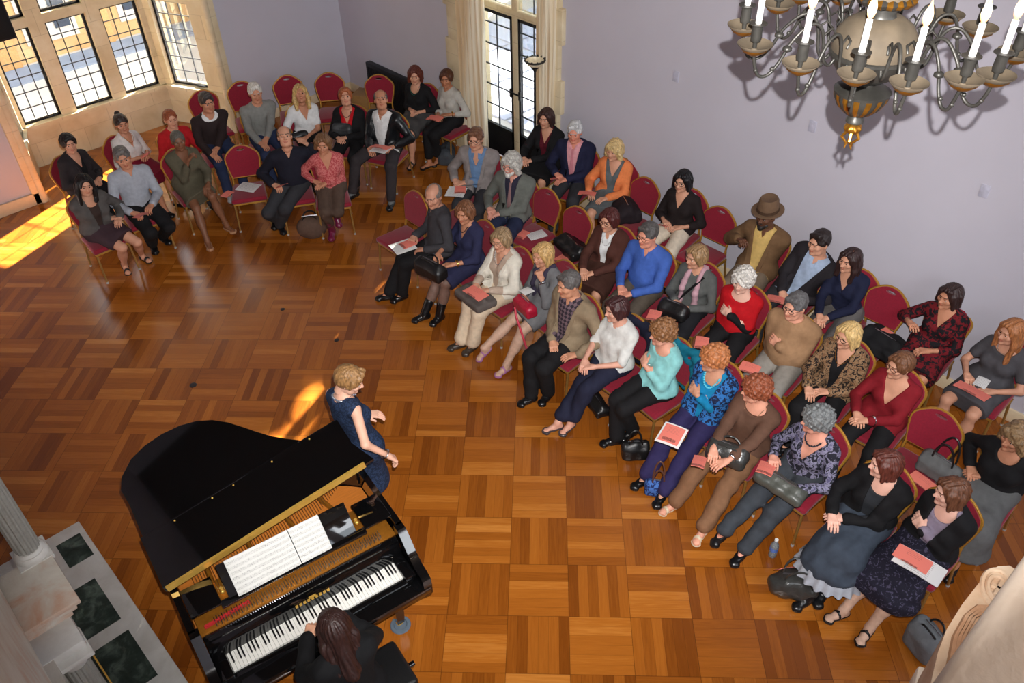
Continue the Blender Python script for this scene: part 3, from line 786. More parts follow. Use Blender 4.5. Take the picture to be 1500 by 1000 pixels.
def score(name, label, x0, pages, hgt=.245):
    tilt = math.radians(44)
    o = thing(name, label, 'sheet music'); o.rotation_euler = Euler((tilt, 0, PA), 'XYZ'); p = pw(x0, .290, 1.008); o.location = p
    x = 0
    for i, w_ in enumerate(pages):
        mb = MB(); leafgrid(mb, w_, hgt, .014 if len(pages) > 1 else .004, x); mb.build('page', M_SCORE, o, smooth=60); x += w_
    return o
score('music_book', 'open white music book on the left of the piano desk', .205, (.205, .225)); score('music_book', 'single page of music on the right of the piano desk', .640, (.215,))
# bench
bn = thing('piano_bench', 'black padded piano bench under the pianist', 'bench', tuple(pw(.62, -.42, 0)), PA)
MB().box((0, 0, .47), (.70, .36, .09), bev=.03, seg=3).build('seat', mat('black leather', srgb(16, 16, 17), .4, bump=.15), bn)
MB().box((0, 0, .405), (.66, .32, .06), bev=.006).build('apron', M_EBONY, bn)
for sx in (-1, 1):
    for sy in (-1, 1): MB().box((sx*.30, sy*.13, .19), (.045, .045, .38), bev=.006).build('leg', M_EBONY, bn)
for sx in (-1, 1): 
    kn = MB(); kn.tube([(sx*.33, 0, .41), (sx*.40, 0, .41)], .018, 10); kn.build('adjusting_knob', M_EBONY, bn)

# ============================================================ FIREPLACE
fp = thing('fireplace', 'pale marble fireplace with green marble inlaid hearth at the room edge', 'fireplace', (0, 0, 0))
h = MB(); h.box(((XL+.31)/2, 3.9, .03), (.31-XL, 3.8, .06), bev=.006); h.build('hearth', M_WHITEM, fp)
for y0, y1, x0 in ((5.38, 5.79-.12, .07), (4.66, 5.15, -.18), (4.04, 4.53, -.18), (3.42, 3.91, -.18), (2.8, 3.29, -.18)):
    MB().box(((x0+.18 if y0 < 5.2 else x0+.27)/2, (y0+y1)/2, .0615), ((.18 if y0 < 5.2 else .265)-x0, y1-y0, .006)).build('hearth_tile', M_GREEN, fp, smooth=0)
ms = MB()
ms.box((-.165, 4.18, 1.285), (.36, .50, .04), bev=.008); ms.box((-.33, 3.25, 1.06), (.14, 1.3, .12), bev=.01)
ms.box((-.175, 4.17, 1.245), (.32, .46, .04), bev=.01); ms.box((-.19, 4.16, 1.205), (.28, .42, .05), bev=.012)
ms.build('mantel_shelf', M_MARBLE, fp)
bd = MB(); bd.box((-.30, 3.4, .62), (.09, 1.6, 1.12)); bd.box((-.27, 4.16, .62), (.15, .36, 1.12), bev=.006); bd.box((-.325, 3.3, 2.2), (.04, 2.4, 1.75)); bd.build('chimney_breast', M_MARBLE, fp)
def fluted(x, y, z0, z1, r, name):
    c_ = MB(); c_.lathe([(r*.98, z0+.08), (r, z0+.12), (r*.97, z1-.1), (r*.9, z1-.06)], 96, (x, y, 0), wob=lambda t: 1-.10*max(0, math.cos(16*t))**.7); co = c_.build(name, mat('grey fluted marble', srgb(150, 148, 142), .45), fp, smooth=25)
    b_ = MB(); b_.lathe([(r*1.35, z0), (r*1.38, z0+.02), (r*1.3, z0+.04), (r*1.12, z0+.05), (r*1.2, z0+.065), (r*1.05, z0+.085)], 32, (x, y, 0)); b_.box((x, y, z0+.0), (r*2.7, r*2.7, .03)); b_.build('column_base', M_WHITEM, co)
    k_ = MB(); k_.lathe([(r*.95, z1-.08), (r*1.05, z1-.06), (r*1.25, z1-.02), (r*1.3, z1)], 32, (x, y, 0)); k_.box((x, y, z1+.02), (r*2.8, r*2.8, .04), bev=.006); k_.build('capital', M_WHITEM, co)
fluted(-.075, 4.46, 1.30, 2.9, .075, 'column'); fluted(-.175, 3.80, .06, 1.08, .08, 'column')
cpb = MB(); cpb.box((-.20, 3.86, 1.15), (.26, .24, .08), bev=.02); cpb.build('capital_block', M_WHITEM, fp)
sr = MB(); sr.tube([(-.078, 3.76, .12), (-.078, 3.76, 1.0)], .006, 6); sr.build('edge_glint_rod', M_BRASS, fp)  # brass-coloured rod stands in for the reflected light along the column edge

# ============================================================ GALLERY RAIL (near, lower right corner)
gr = MB(); gz = 4.48
gr.box((2.4, -.198, gz-.10), (4.6, .50, .20), bev=.02, seg=3); gr.box((2.4, -.20, gz-.26), (4.6, .42, .14), bev=.02)
gr.box((1.30, .01, gz-.001), (.008, .05, .006))
for x in (.9, 2.0, 3.1, 4.2): gr.box((x, -.2, gz-.7), (.3, .3, .8), bev=.02)
go = gr.build('gallery_rail', M_STONE2); tag(go, 'broad pale stone coping of the gallery rail in the lower corner', 'railing')
cz = 3.95
cb_ = [at(u, v, cz)[:2] for u, v in ((1358, 1020), (1364, 998), (1374, 955), (1387, 921), (1410, 884), (1439, 847), (1450, 836), (1462, 829), (1479, 828), (1492, 836), (1503, 850))]
cbp = [(x, y) for x, y in cb_]; x0_, x1_ = cbp[0][0], cbp[-1][0]
br_ = MB(); br_.prism(cbp+[(x1_+.02, -.3), (x0_-.05, -.3)], cz-.22, cz)
def onbr(u, v): return at(u, v, cz+.003)
for rx_, ry_ in ((27, 33), (17, 22)):   # roundel with a four-leafed flower
    br_.tube([onbr(1462+rx_*math.cos(a)*.75+ry_*math.sin(a)*.35, 862+ry_*math.sin(a)*.8-rx_*math.cos(a)*.35) for a in np.linspace(0, 2*PI, 29)[:-1]], .006, 6, closed=True)
for d_ in (0.5, 2.07): br_.tube([onbr(1462+s_*11*math.cos(d_), 862+s_*11*math.sin(d_)) for s_ in (-1, 0, 1)], .007, 6)
for k_ in (10, 22, 34, 46):   # arch mouldings
    br_.tube([onbr(1376+k_*.62+6, 990-k_*.1), onbr(1394+k_*.5, 935-k_*.05), onbr(1412+k_*.42, 902+k_*.12), onbr(1430+k_*.33, 886+k_*.35), onbr(1446+k_*.2, 884+k_*.6)], .0075, 6, 1)
bo = br_.build('stone_bracket', [m_stone('warm carved stone', (190, 150, 116), (214, 188, 160), (230, 214, 196), 3.5)][0:1]+[m_stone('brown veined stone', (150, 104, 72), (176, 132, 98), (200, 164, 132), 5.0)], smooth=30); tag(bo, 'carved pale stone scroll bracket just under the gallery rail', 'stone carving')
p_ = at(1343, 990, 3.7); ls = MB(); ls.box((p_[0], p_[1]-.05, 3.66), (.10, .10, .08), rotz(.3), bev=.008); tag(ls.build('stone_block', M_STONE2), 'small pale stone block beside the carved bracket at the bottom edge', 'stone block')

# ============================================================ CHANDELIER
M_BRZ = mat('aged bronze', srgb(66, 64, 60), 0.42, 0.45, 0.25, 18)
M_GILT = mat('worn gilding', srgb(172, 118, 40), 0.32, 0.8, 0.2, 40)
M_DUST = mat('dusty bronze', srgb(98, 86, 70), 0.75, 0.1, 0.25, 10)
M_CAND = mat('white candle sleeve', srgb(244, 242, 238), 0.5, var=0.01)
def m_flame():
    m, t, b = new_mat('glowing bulb'); sp = t.node('ShaderNodeSeparateXYZ', {0: t.node('ShaderNodeTexCoord').outputs['Generated']})
    col = t.ramp(sp.outputs[2], [(0.0, (1.0, .30, .06)), (.22, (1.0, .62, .25)), (.38, (1.0, .90, .68)), (.58, (1.0, .80, .45)), (.80, (1.0, .45, .12)), (1.0, (.9, .25, .05))])
    st = t.ramp(sp.outputs[2], [(0.0, (.05,)*3), (.30, (.55,)*3), (.42, (1.0,)*3), (.6, (.7,)*3), (.85, (.2,)*3), (1.0, (.12,)*3)])
    t.l.new(col, b.inputs['Emission Color']); t.l.new(t.m('MULTIPLY', st, 4.5), b.inputs['Emission Strength']); b.inputs['Base Color'].default_value = (.8, .5, .25, 1); b.inputs['Roughness'].default_value = .2
    return m
M_FLAME = m_flame()
CX, CY = 3.24, 1.43
ch = thing('chandelier', 'dark bronze chandelier with white electric candles hanging near the long wall', 'chandelier', (CX, CY, 4.0))
def chb(name, prof, m_, parent=ch, n=32, wob=None, rib=0):
    b_ = MB(); b_.lathe([(r, z-4.0) for r, z in prof], n, wob=wob)
    if rib: b_.m = [1 if (i < n*(len(prof)-1) and ((i % n)*rib*2//n) % 2) else 0 for i in range(len(b_.f))]
    return b_.build(name, m_, parent, smooth=50)
chb('globe', [(.03, 4.27), (.07, 4.285), (.115, 4.315), (.145, 4.355), (.157, 4.40), (.158, 4.43), (.150, 4.465), (.125, 4.50), (.09, 4.522), (.06, 4.53)], M_DUST)
chb('lower_globe', [(.04, 4.272), (.074, 4.283), (.119, 4.313), (.149, 4.353), (.1605, 4.385), (.150, 4.386)], M_BRZ)
chb('globe_band', [(.150, 4.372), (.163, 4.38), (.163, 4.392), (.152, 4.40)], M_BRZ)
chb('neck', [(.058, 4.525), (.05, 4.54), (.055, 4.56), (.05, 4.575)], M_BRZ)
chb('gadroon', [(.06, 4.57), (.10, 4.58), (.112, 4.597), (.10, 4.612), (.08, 4.62)], [M_BRZ, M_GILT], rib=18, wob=lambda t: 1+.04*math.cos(18*t), n=72)
chb('vase', [(.10, 4.61), (.085, 4.64), (.05, 4.68), (.035, 4.75), (.05, 4.82), (.06, 4.88), (.03, 4.95), (.02, 5.0)], M_DUST)
chb('stem', [(.016, 4.99), (.014, 6.6)], M_BRZ, n=12)
chb('lower_stem', [(.035, 4.20), (.03, 4.24), (.045, 4.275)], M_BRZ)
chb('bowl', [(.025, 4.125), (.055, 4.14), (.085, 4.17), (.103, 4.205), (.106, 4.228)], [M_BRZ, M_GILT], n=112, wob=lambda t: 1+.035*abs(math.sin(14*t)), rib=14)
chb('bowl_lid', [(.110, 4.225), (.112, 4.235), (.09, 4.246), (.05, 4.255), (.02, 4.26)], M_BRZ)
chb('finial_neck', [(.016, 4.085), (.036, 4.098), (.036, 4.108), (.018, 4.13)], M_BRZ)
chb('finial_bud', [(.008, 4.04), (.028, 4.055), (.036, 4.07), (.03, 4.082), (.014, 4.092)], M_GILT, n=40, wob=lambda t: 1+.08*math.cos(8*t))
fi = MB()
for a in range(4): 
    q_ = a*PI/2+.4; fi.tube([(.018*math.cos(q_), .018*math.sin(q_), .055), (.034*math.cos(q_), .034*math.sin(q_), .025), (.012*math.cos(q_+.4), .012*math.sin(q_+.4), 0), (.02*math.cos(q_+.8), .02*math.sin(q_+.8), -.02)], [.008, .007, .005, .003], 6)
fi.build('finial_leaf', M_GILT, ch)
PZ = 4.45
pans = [(1090, 40), (1105.5, 68), (1172, 96), (1253.5, 111.6), (1330.5, 124.5), (1411.5, 118.5), (1458, 113), (1488, 80), (1435, 43), (1387, 24), (1140, 8), (1173, -6), (1234, -4), (1330, -14)]
for (u, v) in pans:
    p = at(u, v, PZ); dx, dy = p[0]-CX, p[1]-CY; Rr = math.hypot(dx, dy); a = math.atan2(dy, dx); cs_, sn_ = math.cos(a), math.sin(a)
    A_ = lambda r, z: (r*cs_, r*sn_, PZ-4.0+z)
    arm = MB(); k_ = Rr
    arm.tube(smooth_pts([A_(.145, -.06), A_(.17, -.10), A_(.20, -.075), A_(.215, .0), A_(.235, .05), A_(.265, .068), A_(.30, .055), A_(lerp(.30, k_, .25), .0), A_(lerp(.30, k_, .42), -.07), A_(lerp(.30, k_, .62), -.118), A_(lerp(.30, k_, .82), -.118), A_(k_-.012, -.075), A_(k_, -.02)]), .0068, 7)
    arm.tube([A_(.22, .02), A_(.19, .045), A_(.165, .02), A_(.18, -.005)], .005, 6)
    m0 = A_(lerp(.30, k_, .30), -.02); arm.lathe([(.008, -.012), (.018, -.006), (.018, .004), (.008, .012)], 12, m0)
    for t_ in (.55, .9): arm.ball(A_(lerp(.30, k_, t_), -.095), .009, 8)
    ao = arm.build('arm', M_BRZ, ch, smooth=60)
    pb = MB(); c0 = A_(k_, 0)
    pb.lathe([(.008, -.030), (.022, -.024), (.048, -.008), (.066, .008), (.067, .012), (.060, .009), (.040, -.004), (.012, -.010), (.010, -.006)], 28, c0)
    pb.build('drip_pan', M_DUST, ao, smooth=50)
    gb = MB(); gb.lathe([(.012, -.034), (.026, -.028), (.046, -.014), (.052, -.006), (.046, -.008), (.012, -.024)], 28, c0, wob=lambda t: 1+.04*math.cos(12*t)); gb.build('gilt_leaf', M_GILT, ao)
    cb = MB(); cb.lathe([(.008, -.008), (.009, .018), (.019, .022), (.021, .035), (.019, .07), (.021, .080), (.034, .086), (.034, .089), (.016, .088)], 20, c0); cb.build('candle_cup', M_BRZ, ao, smooth=50)
    kb = MB(); kb.lathe([(.0115, .086), (.0115, .198), (.008, .200)], 14, c0); kb.build('candle', M_CAND, ao, smooth=50)
    bb = MB(); bb.lathe([(.006, .199), (.012, .212), (.0155, .228), (.014, .245), (.009, .262), (.004, .277), (.001, .288)], 14, c0); bb.build('bulb', M_FLAME, ao, smooth=80)

# ============================================================ FLOOR LAMP, RADIATOR, BOX, LOUDSPEAKER, PLATES
fl_ = thing('floor_lamp', 'black torchiere floor lamp standing by the garden door', 'lamp', (6.8, 6.97, 0))
lm = MB(); lm.lathe([(.15, 0), (.155, .02), (.12, .035), (.03, .05), (.015, .07)], 28); lm.build('base', M_IRON, fl_)
lm = MB(); lm.tube([(0, 0, .06), (0, 0, 1.70)], .013, 10); lm.lathe([(.013, 1.66), (.03, 1.70), (.05, 1.72), (.03, 1.735)], 16); lm.build('pole', M_IRON, fl_)
lm = MB(); lm.lathe([(.03, 1.73), (.075, 1.745), (.105, 1.775), (.115, 1.81), (.105, 1.81), (.095, 1.78), (.07, 1.757), (.0, 1.745)], 32); lm.build('lamp_shade', mat('milk glass', srgb(238, 224, 192), .3), fl_)
lm = MB(); lm.tube([(.118*math.cos(a), .118*math.sin(a), 1.805) for a in np.linspace(0, 2*PI, 33)[:-1]], .012, 8, closed=True)
for a in np.linspace(0, 2*PI, 13)[:-1]: lm.ball((.125*math.cos(a), .125*math.sin(a), 1.818), .012, 8)
lm.build('shade_rim', M_BRZ, fl_)
ra = thing('radiator_cover', 'low black grille cover against the wall in the far corner', 'radiator', (6.985, 9.9, 0))
b_ = MB(); b_.box((0, 0, .34), (.09, 1.86, .68), bev=.008); b_.build('body', M_IRON, ra)
b_ = MB()
for i in range(40): b_.box((-.047, -.88+i*.045, .34), (.006, .02, .56))
b_.build('grille', mat('grille iron', srgb(20, 20, 22), .5), ra)
bx = MB(); bx.box((6.60, 10.35, .22), (.30, .42, .44), rotz(.5), bev=.01); tag(bx.build('wooden_box', mat('brown board', srgb(150, 112, 66), .6, scale=8)), 'brown wooden box on the floor behind the empty chairs in the corner', 'box')
ls_ = thing('loudspeaker', 'black loudspeaker on the wall at the top corner beside the bay', 'loudspeaker', (2.33, 11.18, 2.25))
ls_.location = (2.315, 11.20, 2.24)
b_ = MB(); b_.box((0, 0, .26), (.26, .26, .62), bev=.02); b_.build('cabinet', mat('black vinyl', srgb(24, 18, 24), .5), ls_)
b_ = MB(); b_.box((0, -.134, .26), (.22, .012, .56), bev=.004); b_.build('speaker_grille', mat('black mesh', srgb(14, 12, 14), .8), ls_)
b_ = MB(); b_.tube([(-.10, .11, .26), (-.29, .29, .26)], .025, 8); b_.build('wall_bracket', M_IRON, ls_)
for u, v, lb in ((990, 112, 'small blank plate on the wall above the woman in orange'), (1190, 185, 'small blank plate on the wall below the chandelier'), (1442, 280, 'small blank plate on the wall above the woman in the red print dress')):
    p = onX(u, v, XR-.004); b_ = MB(); b_.box(p, (.008, .075, .115), bev=.003); tag(b_.build('wall_plate', mat('painted plate', srgb(186, 184, 200), .6)), lb, 'wall plate', 'wall plates')
for u, v, lb in ((283, 564, 'round dark floor socket in the middle of the open floor'), (414, 453, 'small round floor socket below the brown bag'), (493, 498, 'small dark floor socket nearer the rows of seats')):
    p = at(u, v, 0); b_ = MB(); b_.lathe([(.035 if u < 300 else .025, 0), (.035 if u < 300 else .025, .004), (.02, .005)], 20, (p[0], p[1], 0)); tag(b_.build('floor_socket', mat('tarnished brass', srgb(66, 62, 60), .4, .6)), lb, 'floor socket', 'floor sockets')
# ============================================================ PEOPLE
SKIN = {}
def skin_mats(tone, browcol):
    key = (tone, browcol)
    if key in SKIN: return SKIN[key]
    c = srgb(*tone)
    nm = 'skin %d %d %d' % tone
    sk = mat(nm, c, 0.5, 0, 0.07, 18, 0.05, 120, 0.35)
    lip = mat(nm+' lips', (c[0]*0.80, c[1]*0.52, c[2]*0.52), 0.45)
    ew = mat('eye white', srgb(225, 220, 212), 0.25, var=0.02)
    ir = mat('eye iris', srgb(38, 26, 20), 0.2, var=0.1)
    br = mat('brow %d %d %d' % browcol, tuple(x*0.7 for x in srgb(*browcol)), 0.8)
    SKIN[key] = [sk, lip, ew, ir, br]
    return SKIN[key]
LIPU = [RCN((.0850, s*.0215, -.0515), (.0915, 0, -.0545), .0038, .0058, .006) for s in (-1, 1)]
LIPL = [RCN((.0845, s*.0175, -.0560), (.0885, 0, -.0640), .0045, .0066, .006) for s in (-1, 1)]
EYES = [np.array((.0745, s*.0315, .005)) for s in (-1, 1)]
BROW = [RCN((.092, s*.015, .0285), (.074, s*.046, .0300), .0075) for s in (-1, 1)]
CRAN = dict(c=(-.012, 0, .03), r=(.100, .077, .090))
def make_head(sex):
    m = sex == 'm'
    P = [ELL(CRAN['c'], CRAN['r'], k=.03), ELL((.028, 0, -.03), (.064, .062, .082), k=.03),
         RCN((.035, -.026, -.082), (.035, .026, -.082), .036 if m else .031, None, .03),
         ELL((.073, 0, -.098), (.021, .024 if m else .018, .018), k=.025),
         RCN((.083, -.03, .028), (.083, .03, .028), .011 if m else .008, None, .02),
         RCN((.064, -.043, -.018), (.064, .043, -.018), .021, None, .025),
         RCN((.090, 0, .012), (.111, 0, -.024), .0075, .0105, .012),
         RCN((.097, -.012, -.028), (.097, .012, -.028), .0085, None, .008)]
    P += LIPU+LIPL
    for s in (-1, 1):
        P.append(ELL((-.006, s*.078, -.008), (.017, .008, .030), rotz(s*-.35), k=.008))
    P.append(RCN((-.018, 0, -.05), (-.035, 0, -.135), .055 if m else .047, .056 if m else .047, .03))
    subs = [(ELL((.101, s*.0325, .004), (.019, .018, .0095)), .010) for s in (-1, 1)]
    subs.append((RCN((.098, -.02, -.0575), (.098, .02, -.0575), .0022), .003))
    V, Q = field(P, .0036, subs)
    o = len(V); mi = np.zeros(len(Q), int)
    fc = V[Q].mean(1)
    X, Y, Z = fc.T
    lip = np.min([pdist(p, X, Y, Z) for p in LIPU+LIPL], 0); mi[(lip < .0016) & (X > .083)] = 1
    br = np.min([pdist(p, X, Y, Z) for p in BROW], 0); mi[(br < .0030) & (X > .05) & (Z > .0255) & (Z < .0345)] = 4
    eb = MB()
    for e in EYES: eb.ball(e, .0128, 14, R=roty(PI/2))
    ev = np.array(eb.v); ef = eb.f
    em = []
    for f in ef:
        c = ev[f].mean(0); e = EYES[0] if c[1] < 0 else EYES[1]
        d = (c-e)/np.linalg.norm(c-e); em.append(0 if d[2] > .42 else (3 if d[0] > .80 else 2))
    F_ = [list(q) for q in Q]+[[i+o for i in f] for f in ef]
    return np.concatenate([V, ev]), F_, np.concatenate([mi, em])
def make_hand(kind):
    curl = {'relax': (.25, .35, .25), 'flat': (.05, .08, .05), 'grip': (.75, .9, .5), 'half': (.5, .6, .35)}[kind]
    P = [RCN((.0, 0, 0), (.03, 0, 0), .024, .024, .02)]
    for y0, y1 in ((.017, .031), (.006, .011), (-.006, -.011), (-.017, -.030)):
        P.append(RCN((.022, y0, 0), (.088, y1, 0), .0145, .0125, .012))
    for i, (y, L) in enumerate(((.031, .072), (.0105, .080), (-.0105, .074), (-.030, .058))):
        p = np.array((.090, y, 0.0)); a = 0.0; sp = (y*4.5)*.35
        extra = (0, .06, .12, .2)[i]
        for j, fr in enumerate((.45, .31, .24)):
            a += curl[j]+(extra if j == 0 else 0)
            d = np.array((math.cos(a)*math.cos(sp), math.cos(a)*math.sin(sp), -math.sin(a)))
            q = p+d*L*fr; P.append(RCN(p, q, .0094-.0007*j, .0088-.0008*j, .005)); p = q
    t0 = np.array((.022, .024, -.006)); t1 = np.array((.056, .049, -.016)); t2 = np.array((.086, .056, -.026 if kind != 'flat' else -.016))
    P += [RCN(t0, t1, .0145, .0112, .01), RCN(t1, t2, .0105, .0085, .006)]
    V, Q = field(P, .0034)
    return V, [list(q) for q in Q]
HEADS = {}; HANDS = {}; HAIRS = {}
def head_t(sex):
    if sex not in HEADS: HEADS[sex] = make_head(sex)
    return HEADS[sex]
def hand_t(k):
    if k not in HANDS: HANDS[k] = make_hand(k)
    return HANDS[k]

def hair_t(style):
    if style in HAIRS: return HAIRS[style]
    c, r = CRAN['c'], CRAN['r']
    cap = lambda d: ELL(c, (r[0]+d, r[1]+d, r[2]+d), k=.02)
    skull = [(ELL(c, (r[0]-.006, r[1]-.006, r[2]-.006)), .004)]
    def line(z0, sl, bend=0.0):  # keep above a sloping hairline
        return lambda X, Y, Z: (z0+sl*X+bend*Y*Y)-Z
    strand = lambda a, f: (lambda X, Y, Z: a*np.sin(f*np.arctan2(Y, X+.02)+18*Z)*np.cos(30*X+9*Z))
    lump = lambda a, f: (lambda X, Y, Z: a*(np.sin(f*X+1)*np.sin(f*Y+2)*np.sin(f*Z+.5)+.5*np.sin(1.9*f*X)*np.sin(1.7*f*Y+1)*np.sin(1.8*f*Z)))
    facecut = [(ELL((.085, 0, -.035), (.052, .058, .082)), .012)]
    h = .0055
    if style == 'short':
        P = [cap(.012), RCN((.062, -.045, .092), (.055, .035, .108), .022, .026, .02), ELL((-.02, 0, .07), (.085, .074, .062), k=.02)]
        for s in (-1, 1): P.append(RCN((.035, s*.070, .045), (.022, s*.074, -.012), .012, .007, .012))
        V, Q = field(P, h, [(ELL((.106, 0, .005), (.052, .064, .082)), .012)], [line(-.012, .55)], lump(.0045, 70))
    elif style == 'crop':
        P = [cap(.008)]
        for s in (-1, 1): P.append(RCN((.03, s*.070, .04), (.02, s*.073, -.01), .010, .006, .012))
        V, Q = field(P, h, [(ELL((.106, 0, .005), (.052, .066, .080)), .01)], [line(-.012, .55)], lump(.003, 110))
    elif style == 'fringe':   # bald on top, hair round the sides and back
        V, Q = field([cap(.009)], h, [(ELL((.03, 0, .085), (.105, .072, .055)), .012), (ELL((.1, 0, 0), (.07, .09, .12)), .01)], [line(-.005, .45)], lump(.0018, 90))
    elif style == 'pixie':
        P = [cap(.016), RCN((.070, -.048, .078), (.066, .030, .100), .018, .026, .02), ELL((-.05, 0, .02), (.068, .082, .085), k=.03)]
        for s in (-1, 1): P.append(RCN((.035, s*.076, .045), (.022, s*.080, -.022), .017, .010, .02))
        V, Q = field(P, h, [(ELL((.104, .004, .002), (.052, .060, .080)), .012)], [line(-.04, .5)], lambda X, Y, Z: strand(.003, 14)(X, Y, Z)+lump(.003, 85)(X, Y, Z))
    elif style in ('bob', 'sbob'):
        lo = -.095 if style == 'bob' else -.055
        P = [cap(.017), RCN((.068, -.052, .070), (.064, .030, .098), .018, .028, .02), ELL((-.05, 0, -.02), (.07, .088, abs(lo)+.015), k=.03)]
        for s in (-1, 1): P += [RCN((.038, s*.078, .050), (.026, s*.090, lo+.02), .021, .024, .025), RCN((-.03, s*.08, .03), (-.03, s*.085, lo+.015), .03, .03, .03)]
        V, Q = field(P, h, [(ELL((.102, .005, -.006), (.054, .060, .088)), .012), (RCN((-.01, 0, -.07), (-.02, 0, -.16), .05), .01), (RCN((.06, .035, .118), (-.06, .03, .128), .007), .012)], [lambda X, Y, Z: (lo-.012*np.sin(Y*40)-.01*np.sin(X*55))-Z], lambda X, Y, Z: strand(.0045, 18)(X, Y, Z)+lump(.0025, 60)(X, Y, Z))
    elif style in ('long', 'xlong'):
        lo = -.20 if style == 'long' else -.29
        P = [cap(.016), RCN((.07, -.03, .088), (.07, .03, .09), .016, None, .02), ELL((-.055, 0, -.03), (.062, .085, .12), k=.03)]
        for s in (-1, 1):
            P += [RCN((.036, s*.076, .05), (.022, s*.092, -.08), .020, .026, .025), RCN((.022, s*.092, -.08), (.045, s*.085, lo), .028, .024, .03),
                  RCN((-.04, s*.075, -.03), (-.06, s*.075, lo), .04, .024, .04)]
        P.append(RCN((-.065, 0, -.05), (-.085, 0, lo-.02), .05, .03, .04))
        V, Q = field(P, h, [(ELL((.102, .005, -.004), (.054, .059, .090)), .012), (RCN((.06, .02, .118), (-.06, .015, .128), .007), .012), (RCN((-.01, 0, -.08), (-.02, 0, -.16), .047), .01)], [], strand(.004, 20))
    elif style == 'curly':
        P = [cap(.030), ELL((-.045, 0, -.01), (.075, .098, .09), k=.03), RCN((.07, -.035, .085), (.066, .04, .09), .028, None, .02)]
        V, Q = field(P, h, facecut, [line(-.045, .4)], lump(.012, 95))
    elif style == 'wavy':
        P = [cap(.024), ELL((-.05, 0, -.03), (.075, .1, .10), k=.03), RCN((.078, -.035, .08), (.07, .045, .086), .024, None, .02)]
        for s in (-1, 1): P.append(RCN((.03, s*.08, .03), (.015, s*.1, -.08), .03, .03, .03))
        V, Q = field(P, h, [(ELL((.088, 0, -.035), (.052, .06, .088)), .012), (RCN((-.01, 0, -.08), (-.02, 0, -.16), .05), .01)], [lambda X, Y, Z: -.115-Z], lump(.008, 75))
    elif style == 'bun':
        P = [cap(.012), ELL((-.075, 0, .115), (.036, .036, .034), k=.015), RCN((.05, -.03, .1), (.05, .03, .1), .012, None, .02)]
        V, Q = field(P, h, [(ELL((.09, 0, -.03), (.05, .066, .088)), .01)], [line(-.01, .5)], strand(.002, 18))
    elif style == 'parted':  # long dark hair seen from above, spread over the back
        P = [cap(.018)]
        for s in (-1, 1):
            P += [RCN((.0, s*.075, .03), (-.03, s*.09, -.1), .03, .036, .03), RCN((-.03, s*.09, -.1), (-.09, s*.07, -.27), .036, .03, .04)]
        P += [RCN((-.07, 0, -.02), (-.13, 0, -.30), .06, .05, .05)]
        V, Q = field(P, h, facecut+[(RCN((.0, 0, -.07), (-.005, 0, -.16), .05), .01)], [], strand(.004, 22))
    HAIRS[style] = (V, Q)
    return V, Q

def ik(a, c, l1, l2, pole):
    d = c-a; L = np.linalg.norm(d); Lm = (l1+l2)*.995
    if L > Lm: c = a+d*Lm/L; d = c-a; L = Lm
    L = max(L, abs(l1-l2)+.02); u = d/np.linalg.norm(d)
    x = (l1*l1-l2*l2+L*L)/(2*L); hgt = math.sqrt(max(l1*l1-x*x, 0))
    p = np.array(pole, float); p = p-(p@u)*u; p /= np.linalg.norm(p)+1e-9
    return a+u*x+p*hgt, c

